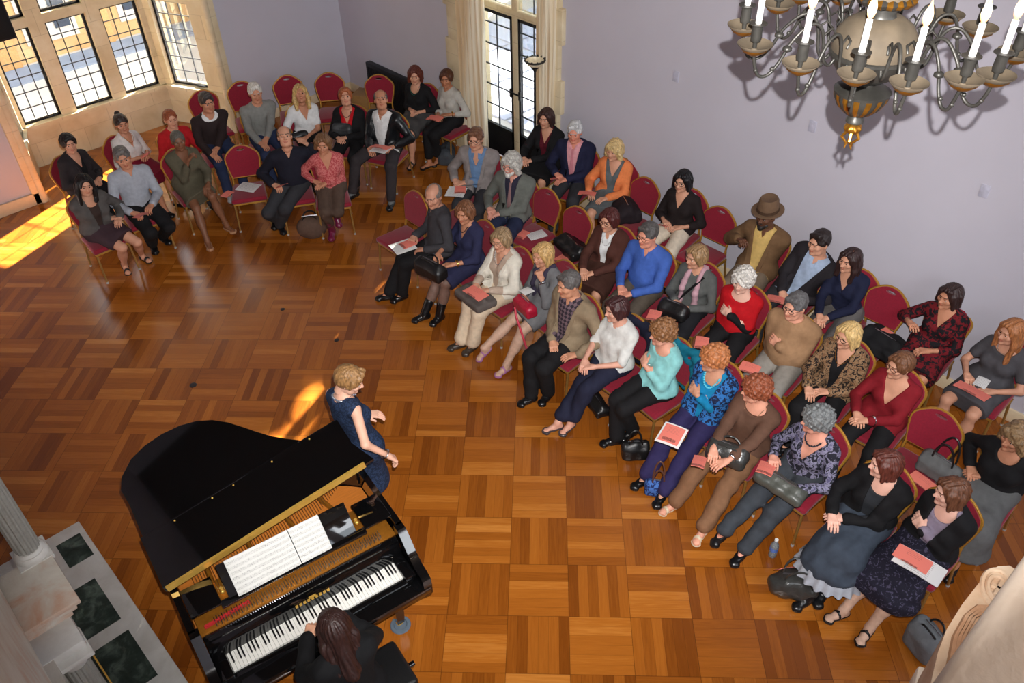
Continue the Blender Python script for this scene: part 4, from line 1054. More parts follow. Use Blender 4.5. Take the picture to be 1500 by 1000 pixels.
PEOPLE = {}
SING = np.array((2.16, 4.10, 1.5))
def person(pid, label, head, sex='f', skin=(214, 160, 130), hair=('short', (60, 45, 35)), wear=(), zh=None, yaw=None, aim=None,
           look=None, tilt=0.0, feet=None, hands=None, arms='lap', lean=.03, side=0.0, size=None, zp=.575, belly=0.0,
           ext=(), grp=None, chair=True, hk=('relax', 'relax'), hdir=None, knee_out=.12, stand=False, bust=None, elb=None, hlift=0.0):
    m = sex == 'm'
    s = size or (1.0 if m else .94)
    zh = zh or ((1.20 if m else 1.145) if not stand else 1.56)
    hw = at(head[0], head[1], zh)
    # --- which way the body faces
    if feet: feet = [at(f[0], f[1], f[2] if len(f) > 2 else .05) for f in feet]
    if yaw is None:
        if aim is not None: t = at(aim[0], aim[1], 0)
        elif feet and min(np.linalg.norm(f[:2]-hw[:2]) for f in feet) > .25: t = sum(feet)/len(feet)
        else: t = SING
        yaw = math.atan2(t[1]-hw[1], t[0]-hw[0])
    else: yaw = math.radians(yaw)
    Rz = rotz(yaw); inv = Rz.T
    org = hw-Rz @ np.array((lean, side, 0)); org[2] = 0
    L = lambda w: inv @ (np.array(w)-org)
    H = L(hw)
    if look is None: lk = SING
    elif isinstance(look, str): lk = np.array((CAMP[0], CAMP[1], CAMZ-.5))
    elif len(look) == 3: lk = np.array(look, float)
    else: lk = at(look[0], look[1], 1.0)
    d = L(lk)-H; hy = math.atan2(d[1], d[0]); hy = max(-1.25, min(1.25, hy)); hp = math.atan2(d[2], np.linalg.norm(d[:2])); hp = max(-.55, min(.5, hp))
    RH = rotz(hy) @ roty(-hp) @ rotx(tilt)
    hs = (1.0 if m else .945)
    # --- joints
    pel = np.array((0, 0, zp))
    N = H+RH @ np.array((-.045*hs, 0, -.075*hs))+np.array((-.012, 0, -.115*s))
    up = (N-pel)/np.linalg.norm(N-pel); lat = np.array((0, 1.0, 0)); lat = lat-(lat@up)*up; lat /= np.linalg.norm(lat)
    fw = np.cross(lat, up); T = np.stack([fw, lat, up], 1)
    tl = np.linalg.norm(N-pel)
    sw = (.185 if m else .158)*s
    sh = [N-up*.055*s+lat*q*sw-fw*.01 for q in (-1, 1)]      # right, left
    hip = [pel+np.array((0, q*.092*s, 0)) for q in (-1, 1)]
    L1, L2 = (.43*s, .43*s); A1, A2 = (.285*s, .25*s)
    # feet
    if stand:
        fl = [np.array((-.13, q*.06+.12, .085)) for q in (-1, 1)]
    else: fl = [np.array((.43, q*.11, .085)) for q in (-1, 1)]
    if feet:
        f2 = [L(f)+np.array((-.03, 0, .035)) for f in feet]
        if len(f2) == 1: fl[1 if f2[0][1] > 0 else 0] = f2[0]; o_ = 0 if f2[0][1] > 0 else 1; fl[o_] = f2[0]+np.array((.02 if o_ else -.02, -.16 if o_ == 0 else .16, 0))
        else: fl = f2
    knee = []; ank = []
    for i, q in enumerate((-1, 1)):
        k_, a_ = ik(hip[i], fl[i], L1, L2, (1, q*knee_out, .9 if not stand else .1)); 
        if a_[2] < .07: a_[2] = .07
        knee.append(k_); ank.append(a_)
    # hands
    hl = {'lap': [np.array((.26, q*.055, zp+.115)) for q in (-1, 1)],
          'knees': [np.array((.36, q*.11, zp+.08)) for q in (-1, 1)],
          'cross': [np.array((.165, .065, zp+.255)), np.array((.195, -.050, zp+.295))],
          'down': [np.array((.05, q*.26, zp-.02)) for q in (-1, 1)],
          'side': [np.array((.10, q*.25, zp+.02)) for q in (-1, 1)]}[arms]
    if hands:
        for i in (0, 1):
            if hands[i] is not None:
                hh = hands[i]; hl[i] = L(hh) if isinstance(hh, np.ndarray) else L(at(hh[0], hh[1], hh[2] if len(hh) > 2 else zp+.13))
    elb_, wri, hfr = [], [], []
    for i, q in enumerate((-1, 1)):
        pole = (-.55, q*.75, -.7) if elb is None or elb[i] is None else elb[i]
        hand_c = hl[i]; v0 = hand_c-sh[i]
        # first guess of the wrist: a little short of the palm centre towards the elbow
        e, _ = ik(sh[i], hand_c, A1, A2+.07, pole)
        fd = hand_c-e; fd /= np.linalg.norm(fd)
        w = e+fd*A2
        hd = fd.copy()
        if hdir is not None and hdir[i] is not None: hd = np.array(hdir[i], float)
        elif arms == 'lap' and not stand: hd = fd+np.array((0, -q*.35, -.12 if fd[2] > -.3 else .25))
        upv = np.array((0, 0, 1.0)) if abs(hd[2]) < .9*np.linalg.norm(hd) else np.array((1.0, 0, .3))
        if arms == 'cross': hd = np.array((-.42, -q*1.0, .12 if q > 0 else -.15)); upv = np.array((1.0, 0, .55))
        fr = frame_from(hd, upv)
        elb_.append(e); wri.append(w); hfr.append(fr)
    # --- body primitives (shared by skin and clothes)
    chest = pel+up*tl*.66+fw*(-.005); waist = pel+up*tl*.32+fw*(.01+belly*.3)
    if m:
        torso = [RCN(pel-lat*.07, pel+lat*.07, .115, None, .06), ELL(waist, np.array((.105+belly, .142+belly*.6, .16)), T, .06), ELL(chest, np.array((.112, .162, .20)), T, .06),
                 RCN(sh[0]+lat*.03, sh[1]-lat*.03, .062, None, .06)]
    else:
        torso = [RCN(pel-lat*.075, pel+lat*.075, .112, None, .06), ELL(waist, np.array((.092+belly, .122+belly*.6, .15)), T, .06), ELL(chest, np.array((.098, .140, .19)), T, .06),
                 RCN(sh[0]+lat*.03, sh[1]-lat*.03, .052, None, .06)]
        b = .062 if bust is None else bust
        for q in (-1, 1): torso.append(ELL(chest+fw*.062+lat*q*.07-up*.035, np.array((b, b, b)), T, .04))
    neck = RCN(N-up*.04, H+RH @ np.array((-.028*hs, 0, -.09*hs)), .058*s, .05*s if m else .044*s, .05)
    ua = [RCN(sh[i], elb_[i], .050*s if m else .043*s, .040*s if m else .035*s, .035) for i in (0, 1)]
    fa = [RCN(elb_[i], wri[i], .039*s if m else .034*s, .026*s if m else .0225*s, .02) for i in (0, 1)]
    th = [RCN(hip[i], knee[i], .086*s, .058*s, .03) for i in (0, 1)]
    sn = []
    feetf = []; foot = []
    for i, q in enumerate((-1, 1)):
        sd = (ank[i]-knee[i]); sd /= np.linalg.norm(sd)
        back = frame_from(sd, (-1, 0, 0.01))
        cal = knee[i]+sd*.14-fw*.018
        sn.append([RCN(knee[i], ank[i], .05*s, .034*s, .02), RCN(cal, cal+sd*.08, .05*s, .046*s, .04)])
        fd = np.array((1, q*.22, 0.0))
        if ank[i][2] > .17: fd = np.array((1, q*.1, -.75))
        FR = frame_from(fd); feetf.append(FR)
        fo = lambda x, y, z: ank[i]+FR @ np.array((x, y, z))
        foot.append([RCN(fo(-.03, 0, -.045), fo(.05, 0, -.045), .028*s, .029*s, .02), RCN(fo(.03, 0, -.04), fo(.13, 0, -.058), .028*s, .02*s, .02), RCN(fo(.11, -.018, -.058), fo(.115, .02, -.058), .02*s, None, .015), RCN(ank[i], fo(-.02, 0, -.04), .033*s, .028*s, .02)])
    R6 = roty(0)
    sk = skin_mats(skin, hair[1] if hair else (60, 45, 40))
    body = [infl(p, -.005) for p in torso]+[neck]+ua+fa+th+sn[0]+sn[1]+foot[0]+foot[1]
    V, Q = field(body, .0115)
    Fb = [list(q) for q in Q]; mi = [0]*len(Fb); VV = [V]; o = len(V)
    hv, hf, hm = head_t(sex)
    Vh = (hv*hs) @ RH.T+H; VV.append(Vh); Fb += [[i+o for i in f] for f in hf]; mi += list(hm); o += len(Vh)
    for i, q in enumerate((-1, 1)):
        v_, f_ = hand_t(hk[i]); v_ = v_*(s*1.02)
        if q > 0: v_ = v_*np.array((1, -1, 1)); f_ = [f[::-1] for f in f_]
        Vp = v_ @ hfr[i].T+wri[i]; VV.append(Vp); Fb += [[a+o for a in f] for f in f_]; mi += [0]*len(f_); o += len(Vp)
    ob = mesh_obj('person', np.concatenate(VV), Fb, sk, None, (org[0], org[1], 0), (0, 0, yaw), 180, mi)
    tag(ob, label, 'person', grp)
    hc = lambda p: H+RH @ (np.array(p)*hs)
    # --- hair
    if hair and hair[0] != 'bald':
        v_, q_ = hair_t(hair[0])
        mesh_obj('hair', (v_*hs) @ RH.T+H, q_, hair_mat(hair[1]), ob, None, None, 180)
    # --- clothes
    tf = lambda X, Y, Z: tuple(T[0, i]*(X-N[0])+T[1, i]*(Y-N[1])+T[2, i]*(Z-N[2]) for i in range(3))
    def sleeve(i, f, d):
        if f <= 0: return []
        if f < 1: return [infl(RCN(sh[i], sh[i]+(elb_[i]-sh[i])*min(1, f*2), ua[i][3], ua[i][3]*(1-.15*f), .035), d)]+([infl(RCN(elb_[i], elb_[i]+(wri[i]-elb_[i])*(f*2-1), fa[i][3], fa[i][3]*.85, .02), d)] if f > .5 else [])
        return [infl(ua[i], d), infl(RCN(elb_[i], elb_[i]+(wri[i]-elb_[i])*(.97), fa[i][3], fa[i][4]+.004, .02), d)]
    def neckcut(kind, d):
        subs, cuts = [], []
        if kind == 'crew': subs.append((RCN(N-up*.012+fw*.012, N+up*.2+fw*.03, .062*s+d*.3), .008))
        elif kind == 'scoop': subs.append((ELL(N+fw*.06-up*.01, np.array((.075, .08*s, .075)), T), .01)); subs.append((RCN(N-up*.01, N+up*.2, .064*s), .008))
        elif kind == 'wide': subs.append((ELL(N+fw*.05+up*.005, np.array((.085, .10*s, .06)), T), .01)); subs.append((RCN(N, N+up*.2, .07*s), .008))
        elif kind in ('v', 'deepv', 'collar'):
            zl = {'v': -.15, 'deepv': -.22, 'collar': -.055}[kind]
            def c(X, Y, Z):
                x, y, z = tf(X, Y, Z); return -np.maximum(np.abs(y)-(z-zl)*.42, .02-x)*.8
            cuts.append(c); subs.append((RCN(N-up*.0, N+up*.2+fw*.02, .060*s), .006))
        return subs, cuts
    for w in wear:
        kind = w[0]
        if kind in ('top', 'dress'):
            _, nm, mt, sl, nk = w[:5]; opt = w[5] if len(w) > 5 else {}
            d = opt.get('d', .010); pr = [infl(p, d) for p in torso]
            for i in (0, 1): pr += sleeve(i, sl, d+.003)
            subs, cuts = neckcut(nk, d)
            if nk == 'turtle': pr.append(infl(RCN(N-up*.02, N+(H-N)*.35, .058*s, .054*s, .03), .01))
            if kind == 'dress' or 'skirt' in opt:
                pr += skirt_prims(hip, knee, ank, opt.get('len', 1.0), opt.get('flare', .02), s, stand)
                cuts += skirt_cut(hip, knee, ank, opt.get('len', 1.0), s, stand)
            else:
                hem = opt.get('hem', .03)
                cuts.append(lambda X, Y, Z, hem=hem: (zp+hem-.10*(X < -.02)*0)-Z-.0*X)
                if hem < 0: pr += [RCN(hip[i]-np.array((.0, 0, 0)), hip[i]+(knee[i]-hip[i])*.35, .105*s, .095*s, .05) for i in (0, 1)]
            V, Q = field(pr, .0105, subs, cuts, fold_noise(opt.get('fold', .0035), pid))
            mesh_obj(nm, V, Q, mt, ob, None, None, 50)
            if opt.get('collar'):
                cb = MB(); nn = 9; r0 = .060*s
                for q in (-1, 1):
                    vs = []
                    for k in range(nn):
                        a_ = PI+(.30-PI)*k/(nn-1); f_ = (math.cos(a_)+1)/2
                        for (rr, zz) in ((r0+.001, (.046-.034*f_)), (r0+.026+.016*f_, .008-.066*f_**2), (r0+.020+.016*f_, .004-.066*f_**2), (r0-.005, .042-.034*f_)):
                            vs.append(N+T @ np.array((.010+rr*math.cos(a_)+.006*f_, q*rr*math.sin(a_)*1.05, zz)))
                    fs = [(k*4+e, k*4+(e+1) % 4, (k+1)*4+(e+1) % 4, (k+1)*4+e) for k in range(nn-1) for e in range(4)]+[(3, 2, 1, 0), tuple(4*(nn-1)+e for e in range(4))]
                    if q > 0: fs = [f[::-1] for f in fs]
                    cb.add(vs, fs)
                cb.build('collar', mt, ob, smooth=50)
        elif kind == 'jacket':
            _, nm, mt, opn = w[:4]; opt = w[4] if len(w) > 4 else {}
            d = opt.get('d', .024); hem = opt.get('hem', -.02); sl = opt.get('sl', 1.0)
            pr = [infl(p, d) for p in torso]
            for i in (0, 1): pr += sleeve(i, sl, d-.006)
            if not stand: pr += [RCN(hip[i], hip[i]+(knee[i]-hip[i])*.3, .11*s, .10*s, .05) for i in (0, 1)]
            subs = [(RCN(N-up*.0-fw*.0, N+up*.2+fw*.02, .066*s), .008)]
            def cj(X, Y, Z, opn=opn, zlow=opt.get('zlow', -.42)):
                x, y, z = tf(X, Y, Z)
                wv = np.where(z > zlow, .012+opn*np.clip((z-zlow)/(-zlow), 0, 1.2), .012+opt.get('low', .0)*np.clip((zlow-z)*3, 0, 1))
                return -np.maximum(np.maximum(np.abs(y)-wv, -.005-x), x-.20)*.8
            V, Q = field(pr, .0108, subs, [cj, lambda X, Y, Z: (zp+hem)-Z], fold_noise(opt.get('fold', .0045), pid))
            mesh_obj(nm, V, Q, mt, ob, None, None, 50)
            if opt.get('lapel', True):   # turned-back lapels along the opening
                lb = MB()
                for q in (-1, 1):
                    z0 = opt.get('zlow', -.42)
                    for t0, t1 in ((0, 1),):
                        P_ = []
                        for k in range(7):
                            t = k/6; z = z0*(1-t)+.0*t; y = q*(.02+opn*(z-z0)/(-z0))
                            P_.append((y, z, .012+.028*math.sin(PI*min(1, .25+t*.75))))
                        vs = []
                        for (y, z, wd) in P_:
                            xs = surf_x(pr, N, T, y, z); xo = surf_x(pr, N, T, y+q*wd, z)
                            vs.append(N+T @ np.array((xs+.006, y, z))); vs.append(N+T @ np.array((xo+.010, y+q*wd, z))); vs.append(N+T @ np.array((xo-.006, y+q*wd, z))); vs.append(N+T @ np.array((xs-.010, y, z)))
                        fs = []
                        for k in range(6):
                            for e in range(4): fs.append((k*4+e, k*4+(e+1) % 4, (k+1)*4+(e+1) % 4, (k+1)*4+e))
                        fs += [(3, 2, 1, 0), (24, 25, 26, 27)]
                        if q < 0: fs = [f[::-1] for f in fs]
                        lb.add(vs, fs)
                lb.build('lapel', mt, ob, smooth=40)
        elif kind == 'trousers':
            _, nm, mt, wd = w[:4]; opt = w[4] if len(w) > 4 else {}
            cr = opt.get('to', .93)
            pr = [infl(torso[0], .012)]+[infl(t, .010+wd*.5) for t in th]
            for i in (0, 1):
                end = knee[i]+(ank[i]-knee[i])*cr
                pr.append(RCN(knee[i], end, .058*s+.008+wd*.5, .048*s+wd, .03))
            V, Q = field(pr, .0108, (), [lambda X, Y, Z: Z-(zp+.13)], fold_noise(.0045, pid))
            mesh_obj(nm, V, Q, mt, ob, None, None, 50)
        elif kind == 'skirt':
            _, nm, mt, ln, fl_ = w[:5]
            V, Q = field([infl(torso[0], .014)]+skirt_prims(hip, knee, ank, ln, fl_, s, stand), .0108, (), skirt_cut(hip, knee, ank, ln, s, stand)+[lambda X, Y, Z: Z-(zp+.14)], fold_noise(.005, pid))
            mesh_obj(nm, V, Q, mt, ob, None, None, 50)
        elif kind == 'tights':
            pr = [infl(p, .0035) for i in (0, 1) for p in [th[i]]+sn[i]+foot[i]]
            V, Q = field(pr, .0105); mesh_obj('tights', V, Q, w[1], ob, None, None, 180)
        elif kind == 'socks':
            for i in (0, 1):
                a_ = ank[i]; k_ = knee[i]; pr = [infl(RCN(a_, a_+(k_-a_)*.3, .036*s, .043*s), .005)]+[infl(p, .004) for p in foot[i]]
                V, Q = field(pr, .009); mesh_obj('sock', V, Q, w[1], ob, None, None, 180)
        elif kind == 'shoes':
            _, mt, style = w[:3]
            for i in (0, 1):
                FR = feetf[i]; a_ = ank[i]
                loc = lambda X, Y, Z: tuple(FR[0, j]*(X-a_[0])+FR[1, j]*(Y-a_[1])+FR[2, j]*(Z-a_[2]) for j in range(3))
                pr = [infl(p, .009) for p in foot[i]]
                sole = lambda X, Y, Z: -.080-loc(X, Y, Z)[2]
                if style == 'flat': cut = [lambda X, Y, Z: np.maximum(sole(X, Y, Z), loc(X, Y, Z)[2]+.018)]
                elif style == 'pump': cut = [lambda X, Y, Z: np.maximum(sole(X, Y, Z), loc(X, Y, Z)[2]+.045-.0*X)]
                elif style == 'sandal':
                    def cs(X, Y, Z):
                        x, y, z = loc(X, Y, Z); return np.maximum(sole(X, Y, Z), np.minimum(z+.068, np.minimum(np.abs(x-.085)-.011, np.abs(x-.0)-.01)))
                    cut = [cs]
                elif style == 'strap':
                    def cs(X, Y, Z):
                        x, y, z = loc(X, Y, Z); return np.maximum(sole(X, Y, Z), np.minimum(z+.046, np.abs(x-.045)-.009))
                    cut = [cs]
                else:
                    top = .14 if style == 'boot' else .30
                    sd = (knee[i]-a_)/np.linalg.norm(knee[i]-a_)
                    pr += [RCN(a_, a_+sd*top, .046*s, .055*s if style == 'boot' else .06*s, .02)]
                    cut = [sole]
                V, Q = field(pr, .0072, (), cut); mesh_obj('boot' if style in ('boot', 'tall') else 'shoe', V, Q, mt, ob, None, None, 45)
    # --- extras
    for e in ext:
        if e[0] == 'glasses':
            g = MB(); col = e[1] if len(e) > 1 else (30, 26, 26)
            for q in (-1, 1):
                c = np.array((.099, q*.033, .004)); pts = [c+np.array((-.006*abs(math.cos(t))*0-.010*(abs(math.cos(t)) if math.cos(t)*q > 0 else 0), .024*math.cos(t), .018*math.sin(t))) for t in np.linspace(0, 2*PI, 15)[:-1]]
                g.tube([hc(p) for p in pts], .0023, 5, closed=True)
                g.tube([hc((.093, q*.057, .008)), hc((.05, q*.078, .010)), hc((-.01, q*.082, .006))], .002, 5)
            g.tube([hc((.103, -.011, .010)), hc((.107, 0, .013)), hc((.103, .011, .010))], .002, 5)
            g.build('glasses', mat('spectacle frame %d %d %d' % col, srgb(*col), .3, .3), ob)
        elif e[0] == 'beard':
            pr = [RCN(hc((.055, -.045, -.07)), hc((.078, 0, -.105)), .022*hs, .026*hs, .02), RCN(hc((.055, .045, -.07)), hc((.078, 0, -.105)), .022*hs, .026*hs, .02), RCN(hc((.097, -.02, -.043)), hc((.097, .02, -.043)), .007, None, .01)]
            sub = [(RCN(hc((.1, -.014, -.058)), hc((.1, .014, -.058)), .009), .004)]
            V, Q = field(pr, .005, sub); mesh_obj('beard', V, Q, hair_mat(e[1]), ob, None, None, 180)
        elif e[0] == 'hat':
            hb = MB(); M3 = RH
            hb.lathe([(.0, .062), (.150, .064), (.156, .070), (.148, .074), (.104, .070), (.100, .11), (.094, .180), (.080, .208), (.04, .196), (0, .188)], 28, hc((-.008, 0, -.0)), 0, M3 @ rotx(0) @ np.diag([1.1, .98, 1.0]))
            hb.build('hat', e[1], ob, smooth=60)
            bb = MB(); bb.lathe([(.098, .072), (.109, .072), (.1055, .098), (.097, .098)], 28, hc((-.008, 0, 0)), 0, M3 @ np.diag([1.1, .98, 1.0])); bb.build('hat_band', e[2], ob)
        elif e[0] == 'necklace':
            nb = MB(); R = e[2] if len(e) > 2 else .085; drop = e[3] if len(e) > 3 else .05
            P_ = []
            for t in np.linspace(0, 2*PI, 33)[:-1]:
                y = R*.8*math.sin(t); x0 = math.cos(t); z = -.0-(drop+.0)*max(0, x0)**1.5+.012
                x = surf_x([infl(p, .013) for p in torso]+[infl(neck, .004)], N, T, y, z) if x0 > 0 else -.062*abs(x0)**.6
                P_.append(N+T @ np.array((x+.003, y, z)))
            for p in P_:
                nb.ball(p, e[4] if len(e) > 4 else .0055, 8)
            nb.tube(P_, .002, 5, closed=True)
            nb.build('necklace', e[1], ob)
        elif e[0] == 'scarf':
            pr = []
            for q in (-1, 1):
                Pp = []
                for k in range(7):
                    t = k/6; z = .03-t*.40; y = q*(.055+.02*t+.01*math.sin(3*t)); x = surf_x([infl(p, .016) for p in torso]+[infl(neck, .006)], N, T, y, z) if z < .01 else .02
                    Pp.append(N+T @ np.array((x, y, z)))
                for k in range(6): pr.append(RCN(Pp[k], Pp[k+1], .026, .028, .02))
            pr.append(RCN(N+T @ np.array((-.03, -.06, .03)), N+T @ np.array((-.03, .06, .03)), .032, None, .03))
            V, Q = field(pr, .009, (), (), fold_noise(.005, pid)); mesh_obj(e[2] if len(e) > 2 else 'scarf', V, Q, e[1], ob, None, None, 180)
        elif e[0] == 'watch':
            i = e[1]; wb = MB(); d = (wri[i]-elb_[i]); d /= np.linalg.norm(d); c = wri[i]-d*.03
            FRr = frame_from(d); r_ = fa[i][4]+.009+(e[3] if len(e) > 3 else 0)
            wb.tube([c+FRr @ np.array((0, r_*math.cos(t), r_*math.sin(t))) for t in np.linspace(0, 2*PI, 15)[:-1]], .007, 6, closed=True)
            hz = hfr[i][:, 2]; wb.ball(c+hz*(r_+.003), (.015, .015, .008), 10, R=frame_from(d, hz))
            wb.build('wristwatch', e[2], ob)
        elif e[0] == 'tie':
            tb = MB(); pts = []
            for k in range(6):
                z = -.03-k*.06; pts.append(N+T @ np.array((surf_x([infl(p, .013) for p in torso], N, T, 0, z)+.006, 0, z)))
            tb.tube(pts, [.016, .014, .018, .022, .026, .03], 8, flat=.35); tb.build('tie', e[1], ob)
        elif e[0] == 'strap':  # bag strap worn across the chest
            sb = MB(); pts = []
            q = e[2]
            for k in range(9):
                t = k/8; y = q*(.10-.22*t); z = -.0-.38*t; pts.append(N+T @ np.array((surf_x([infl(p, .02) for p in torso]+[infl(ua[0], .02), infl(ua[1], .02)], N, T, y, z)+.012, y, z)))
            sb.tube(pts, .02, 6, flat=.3); sb.build('shoulder_strap', e[1], ob)
    PEOPLE[pid] = dict(ob=ob, org=org, yaw=yaw, Rz=Rz, wri=wri, hfr=hfr, zp=zp, H=H, N=N, T=T, hip=hip, knee=knee)
    return ob

def surf_x(prims, N, T, y, z):
    xs = np.linspace(.32, -.05, 75)
    P_ = N[None, :]+np.stack([xs, np.full_like(xs, y), np.full_like(xs, z)], 1) @ T.T
    A = np.full(len(xs), 9.0)
    for p in prims: A = smin(A, pdist(p, P_[:, 0], P_[:, 1], P_[:, 2]), p[-1])
    i = np.argmax(A < 0)
    return xs[i] if A[i] < 0 else .05
def fold_noise(a, seed):
    rs = np.random.RandomState(abs(hash(str(seed))) % 1000 if False else sum(ord(c) for c in str(seed)))
    K = rs.normal(0, 1, (5, 3))*np.array((26, 26, 20)); ph = rs.uniform(0, 6, 5)
    return lambda X, Y, Z: a*sum(np.sin(K[i, 0]*X+K[i, 1]*Y+K[i, 2]*Z+ph[i]) for i in range(5))*.5
def skirt_prims(hip, knee, ank, ln, flare, s, stand):
    P = []
    t = min(ln, 1.0)
    ends = []
    for i in (0, 1):
        e = hip[i]+(knee[i]-hip[i])*t
        P.append(RCN(hip[i], e, .098*s, .078*s+flare, .08)); ends.append(e)
    mid0 = (hip[0]+hip[1])/2; mid1 = (ends[0]+ends[1])/2
    P.append(RCN(mid0, mid1, .10*s, .075*s+flare, .08))
    if ln > 1.0:
        e2 = []
        for i in (0, 1):
            a = knee[i]+(ank[i]-knee[i])*(ln-1.0); P.append(RCN(knee[i], a, .08*s+flare, .085*s+flare*2.0, .08)); e2.append(a)
        P.append(RCN(mid1, (e2[0]+e2[1])/2, .08*s+flare, .09*s+flare*1.8, .09))
        P.append(RCN(mid0+(mid1-mid0)*.4, (e2[0]+e2[1])/2+np.array((-.05, 0, .02)), .08, .09+flare, .1))
    return P
def skirt_cut(hip, knee, ank, ln, s, stand):
    if ln > 1.0:
        z = min((knee[i]+(ank[i]-knee[i])*(ln-1.0))[2] for i in (0, 1))
        return [lambda X, Y, Z: (z)-Z]
    m0 = (hip[0]+hip[1])/2; m1 = (knee[0]+knee[1])/2; d = (m1-m0)/np.linalg.norm(m1-m0); L_ = np.linalg.norm(m1-m0)*ln
    return [lambda X, Y, Z: (X-m0[0])*d[0]+(Y-m0[1])*d[1]+(Z-m0[2])*d[2]-L_-.01]
def hair_mat(rgb):
    nm = 'hair %d %d %d' % rgb
    if nm in MATS: return MATS[nm]
    m, t, b = new_mat(nm)
    tc = t.node('ShaderNodeTexCoord').outputs['Object']
    mp = t.node('ShaderNodeMapping', {'Vector': tc, 'Scale': (1, 1, .22)}).outputs[0]
    n = t.node('ShaderNodeTexNoise', {'Vector': mp, 'Scale': 95.0, 'Detail': 3.0}).outputs['Fac']
    c = srgb(*rgb)
    t.l.new(t.ramp(n, [(.3, tuple(x*.55 for x in c)), (.68, tuple(min(1, x*1.35) for x in c))]), b.inputs['Base Color'])
    b.inputs['Roughness'].default_value = .45; b.inputs['Specular IOR Level'].default_value = .4
    t.l.new(t.node('ShaderNodeBump', {'Height': n, 'Strength': .6, 'Distance': .006}).outputs[0], b.inputs['Normal'])
    MATS[nm] = m; return m
# ============================================================ WHO SITS WHERE
C_ = cloth
LEA = mat('black shoe leather', srgb(18, 18, 20), .28, bump=.1)
BLK = C_('black', (24, 23, 25)); NAVY = C_('navy', (30, 32, 58)); CHAR = C_('charcoal', (52, 52, 56)); GREY = C_('grey', (112, 114, 114)); LGREY = C_('light grey', (150, 146, 138))
WHITE = C_('white', (226, 226, 226)); CREAM = C_('cream', (214, 200, 180)); JEAN = C_('denim', (44, 54, 84)); BROWNT = C_('brown trousers', (128, 92, 66)); TAUPE = C_('taupe', (96, 84, 76))
GOLDM = mat('gold', srgb(214, 170, 80), .25, 1.0); SILV = mat('silver', srgb(200, 200, 204), .25, 1.0); BEAD = mat('dark beads', srgb(40, 42, 50), .2)
FAIR, MED, TAN_, DARK, DEEP = (208, 152, 124), (196, 136, 106), (182, 122, 90), (128, 84, 60), (100, 64, 46)
G_L, G_R, G_M, G_F = 'audience by the bay window', 'audience in the row along the long wall', 'audience in the middle row', 'audience in the front row'
T = lambda nm, m_, sl=1, nk='crew', **o: ('top', nm, m_, sl, nk, o)
D = lambda m_, sl=.45, nk='scoop', **o: ('dress', 'dress', m_, sl, nk, o)
J = lambda m_, op=.06, **o: ('jacket', 'jacket', m_, op, o)
TR = lambda m_, wd=.014, **o: ('trousers', 'trousers', m_, wd, o)
SK = lambda m_, ln=1.0, fl=.02: ('skirt', 'skirt', m_, ln, fl)
SH = lambda style='flat', m_=None: ('shoes', m_ or LEA, style)
BLKH, DKBR, BR, LTBR, RED, BLD, GRYH, WHT, AUB = (22, 19, 20), (52, 36, 30), (92, 62, 42), (140, 104, 66), (150, 78, 46), (200, 164, 104), (124, 124, 122), (214, 210, 202), (90, 44, 34)
NYL = mat('sheer tights', srgb(196, 160, 138), .6)
DNYL = mat('dark sheer tights', srgb(120, 92, 80), .6)
SEATING = []
def sit(pid, label, head, group, **k):
    person(pid, label, head, grp=group, **k); p = PEOPLE[pid]
    SEATING.append(pid); return p
# ---- by the bay window
sit('L1', 'person with short black hair in a dark blazer under the left bay windows', (100.6, 210), G_L, skin=FAIR, hair=('pixie', BLKH), wear=[T('shirt', BLK, 1, 'v'), J(C_('dark blazer', (44, 38, 40)), .05, hem=-.05), TR(BLK), SH('strap', mat('tan sandal', srgb(150, 110, 84), .5))], yaw=-66, look=(300, 420), arms='lap')
sit('L2', 'person with long black hair in a grey cardigan, bare legs crossed', (124, 271), G_L, skin=FAIR, hair=('long', BLKH), wear=[T('top', C_('brown top', (58, 44, 40)), .5, 'scoop'), J(C_('grey knit', (84, 80, 78)), .05, hem=.0, lapel=False), SK(C_('plum skirt', (62, 44, 50)), .72, .02), SH('sandal')], feet=[(185, 392, .04), (210, 377, .05)], knee_out=-.12, look=(330, 560), hands=[(168, 318, .70), (176, 322, .68)], tilt=-.15, lean=.08)
sit('L3', 'person in a pale grey shirt and dark trousers holding a pink programme', (180, 231), G_L, sex='m', skin=MED, hair=('short', (104, 100, 98)), wear=[T('shirt', C_('pale shirt', (164, 168, 178)), 1, 'collar', collar=1, hem=.01), TR(BLK, .02), SH()], feet=[(226, 362, .05), (240, 350, .08)], hands=[(197, 314, .68), (221, 303, .70)], look=(250, 470), tilt=.12, hk=('half', 'half'))
sit('L4', 'person with dark hair in a top bun, white top and red skirt', (178, 181), G_L, skin=MED, hair=('bun', DKBR), wear=[T('top', C_('white print', (216, 208, 204)), .5, 'v'), SK(C_('wine', (120, 22, 44)), 1.0, .02), SH('flat')], yaw=-68, look=(420, 480), hands=[(208, 229, .72), (214, 227, .74)], ext=[('necklace', GOLDM, .08, .09, .003)])
sit('L5', 'person with short red hair in a red sweater, behind the olive dress', (250, 174), G_L, skin=FAIR, hair=('crop', RED), wear=[T('sweater', C_('red knit', (176, 26, 32)), .8, 'crew'), TR(CHAR), SH()], yaw=-98, look=(480, 420), arms='lap')
sit('L6', 'person in an olive dress with crossed bare legs and a hand at the chin', (261, 206), G_L, skin=DARK, hair=('crop', (96, 92, 84)), wear=[D(C_('olive', (88, 82, 66)), .9, 'v', len=.78, d=.016), SH('pump', mat('nude pump', srgb(176, 130, 96), .4))], feet=[(306, 357, .04), (334, 334, .07)], hands=[(277, 228, .98), (306, 274, .66)], hk=('grip', 'relax'), look=(430, 520), lean=.06, knee_out=-.12)
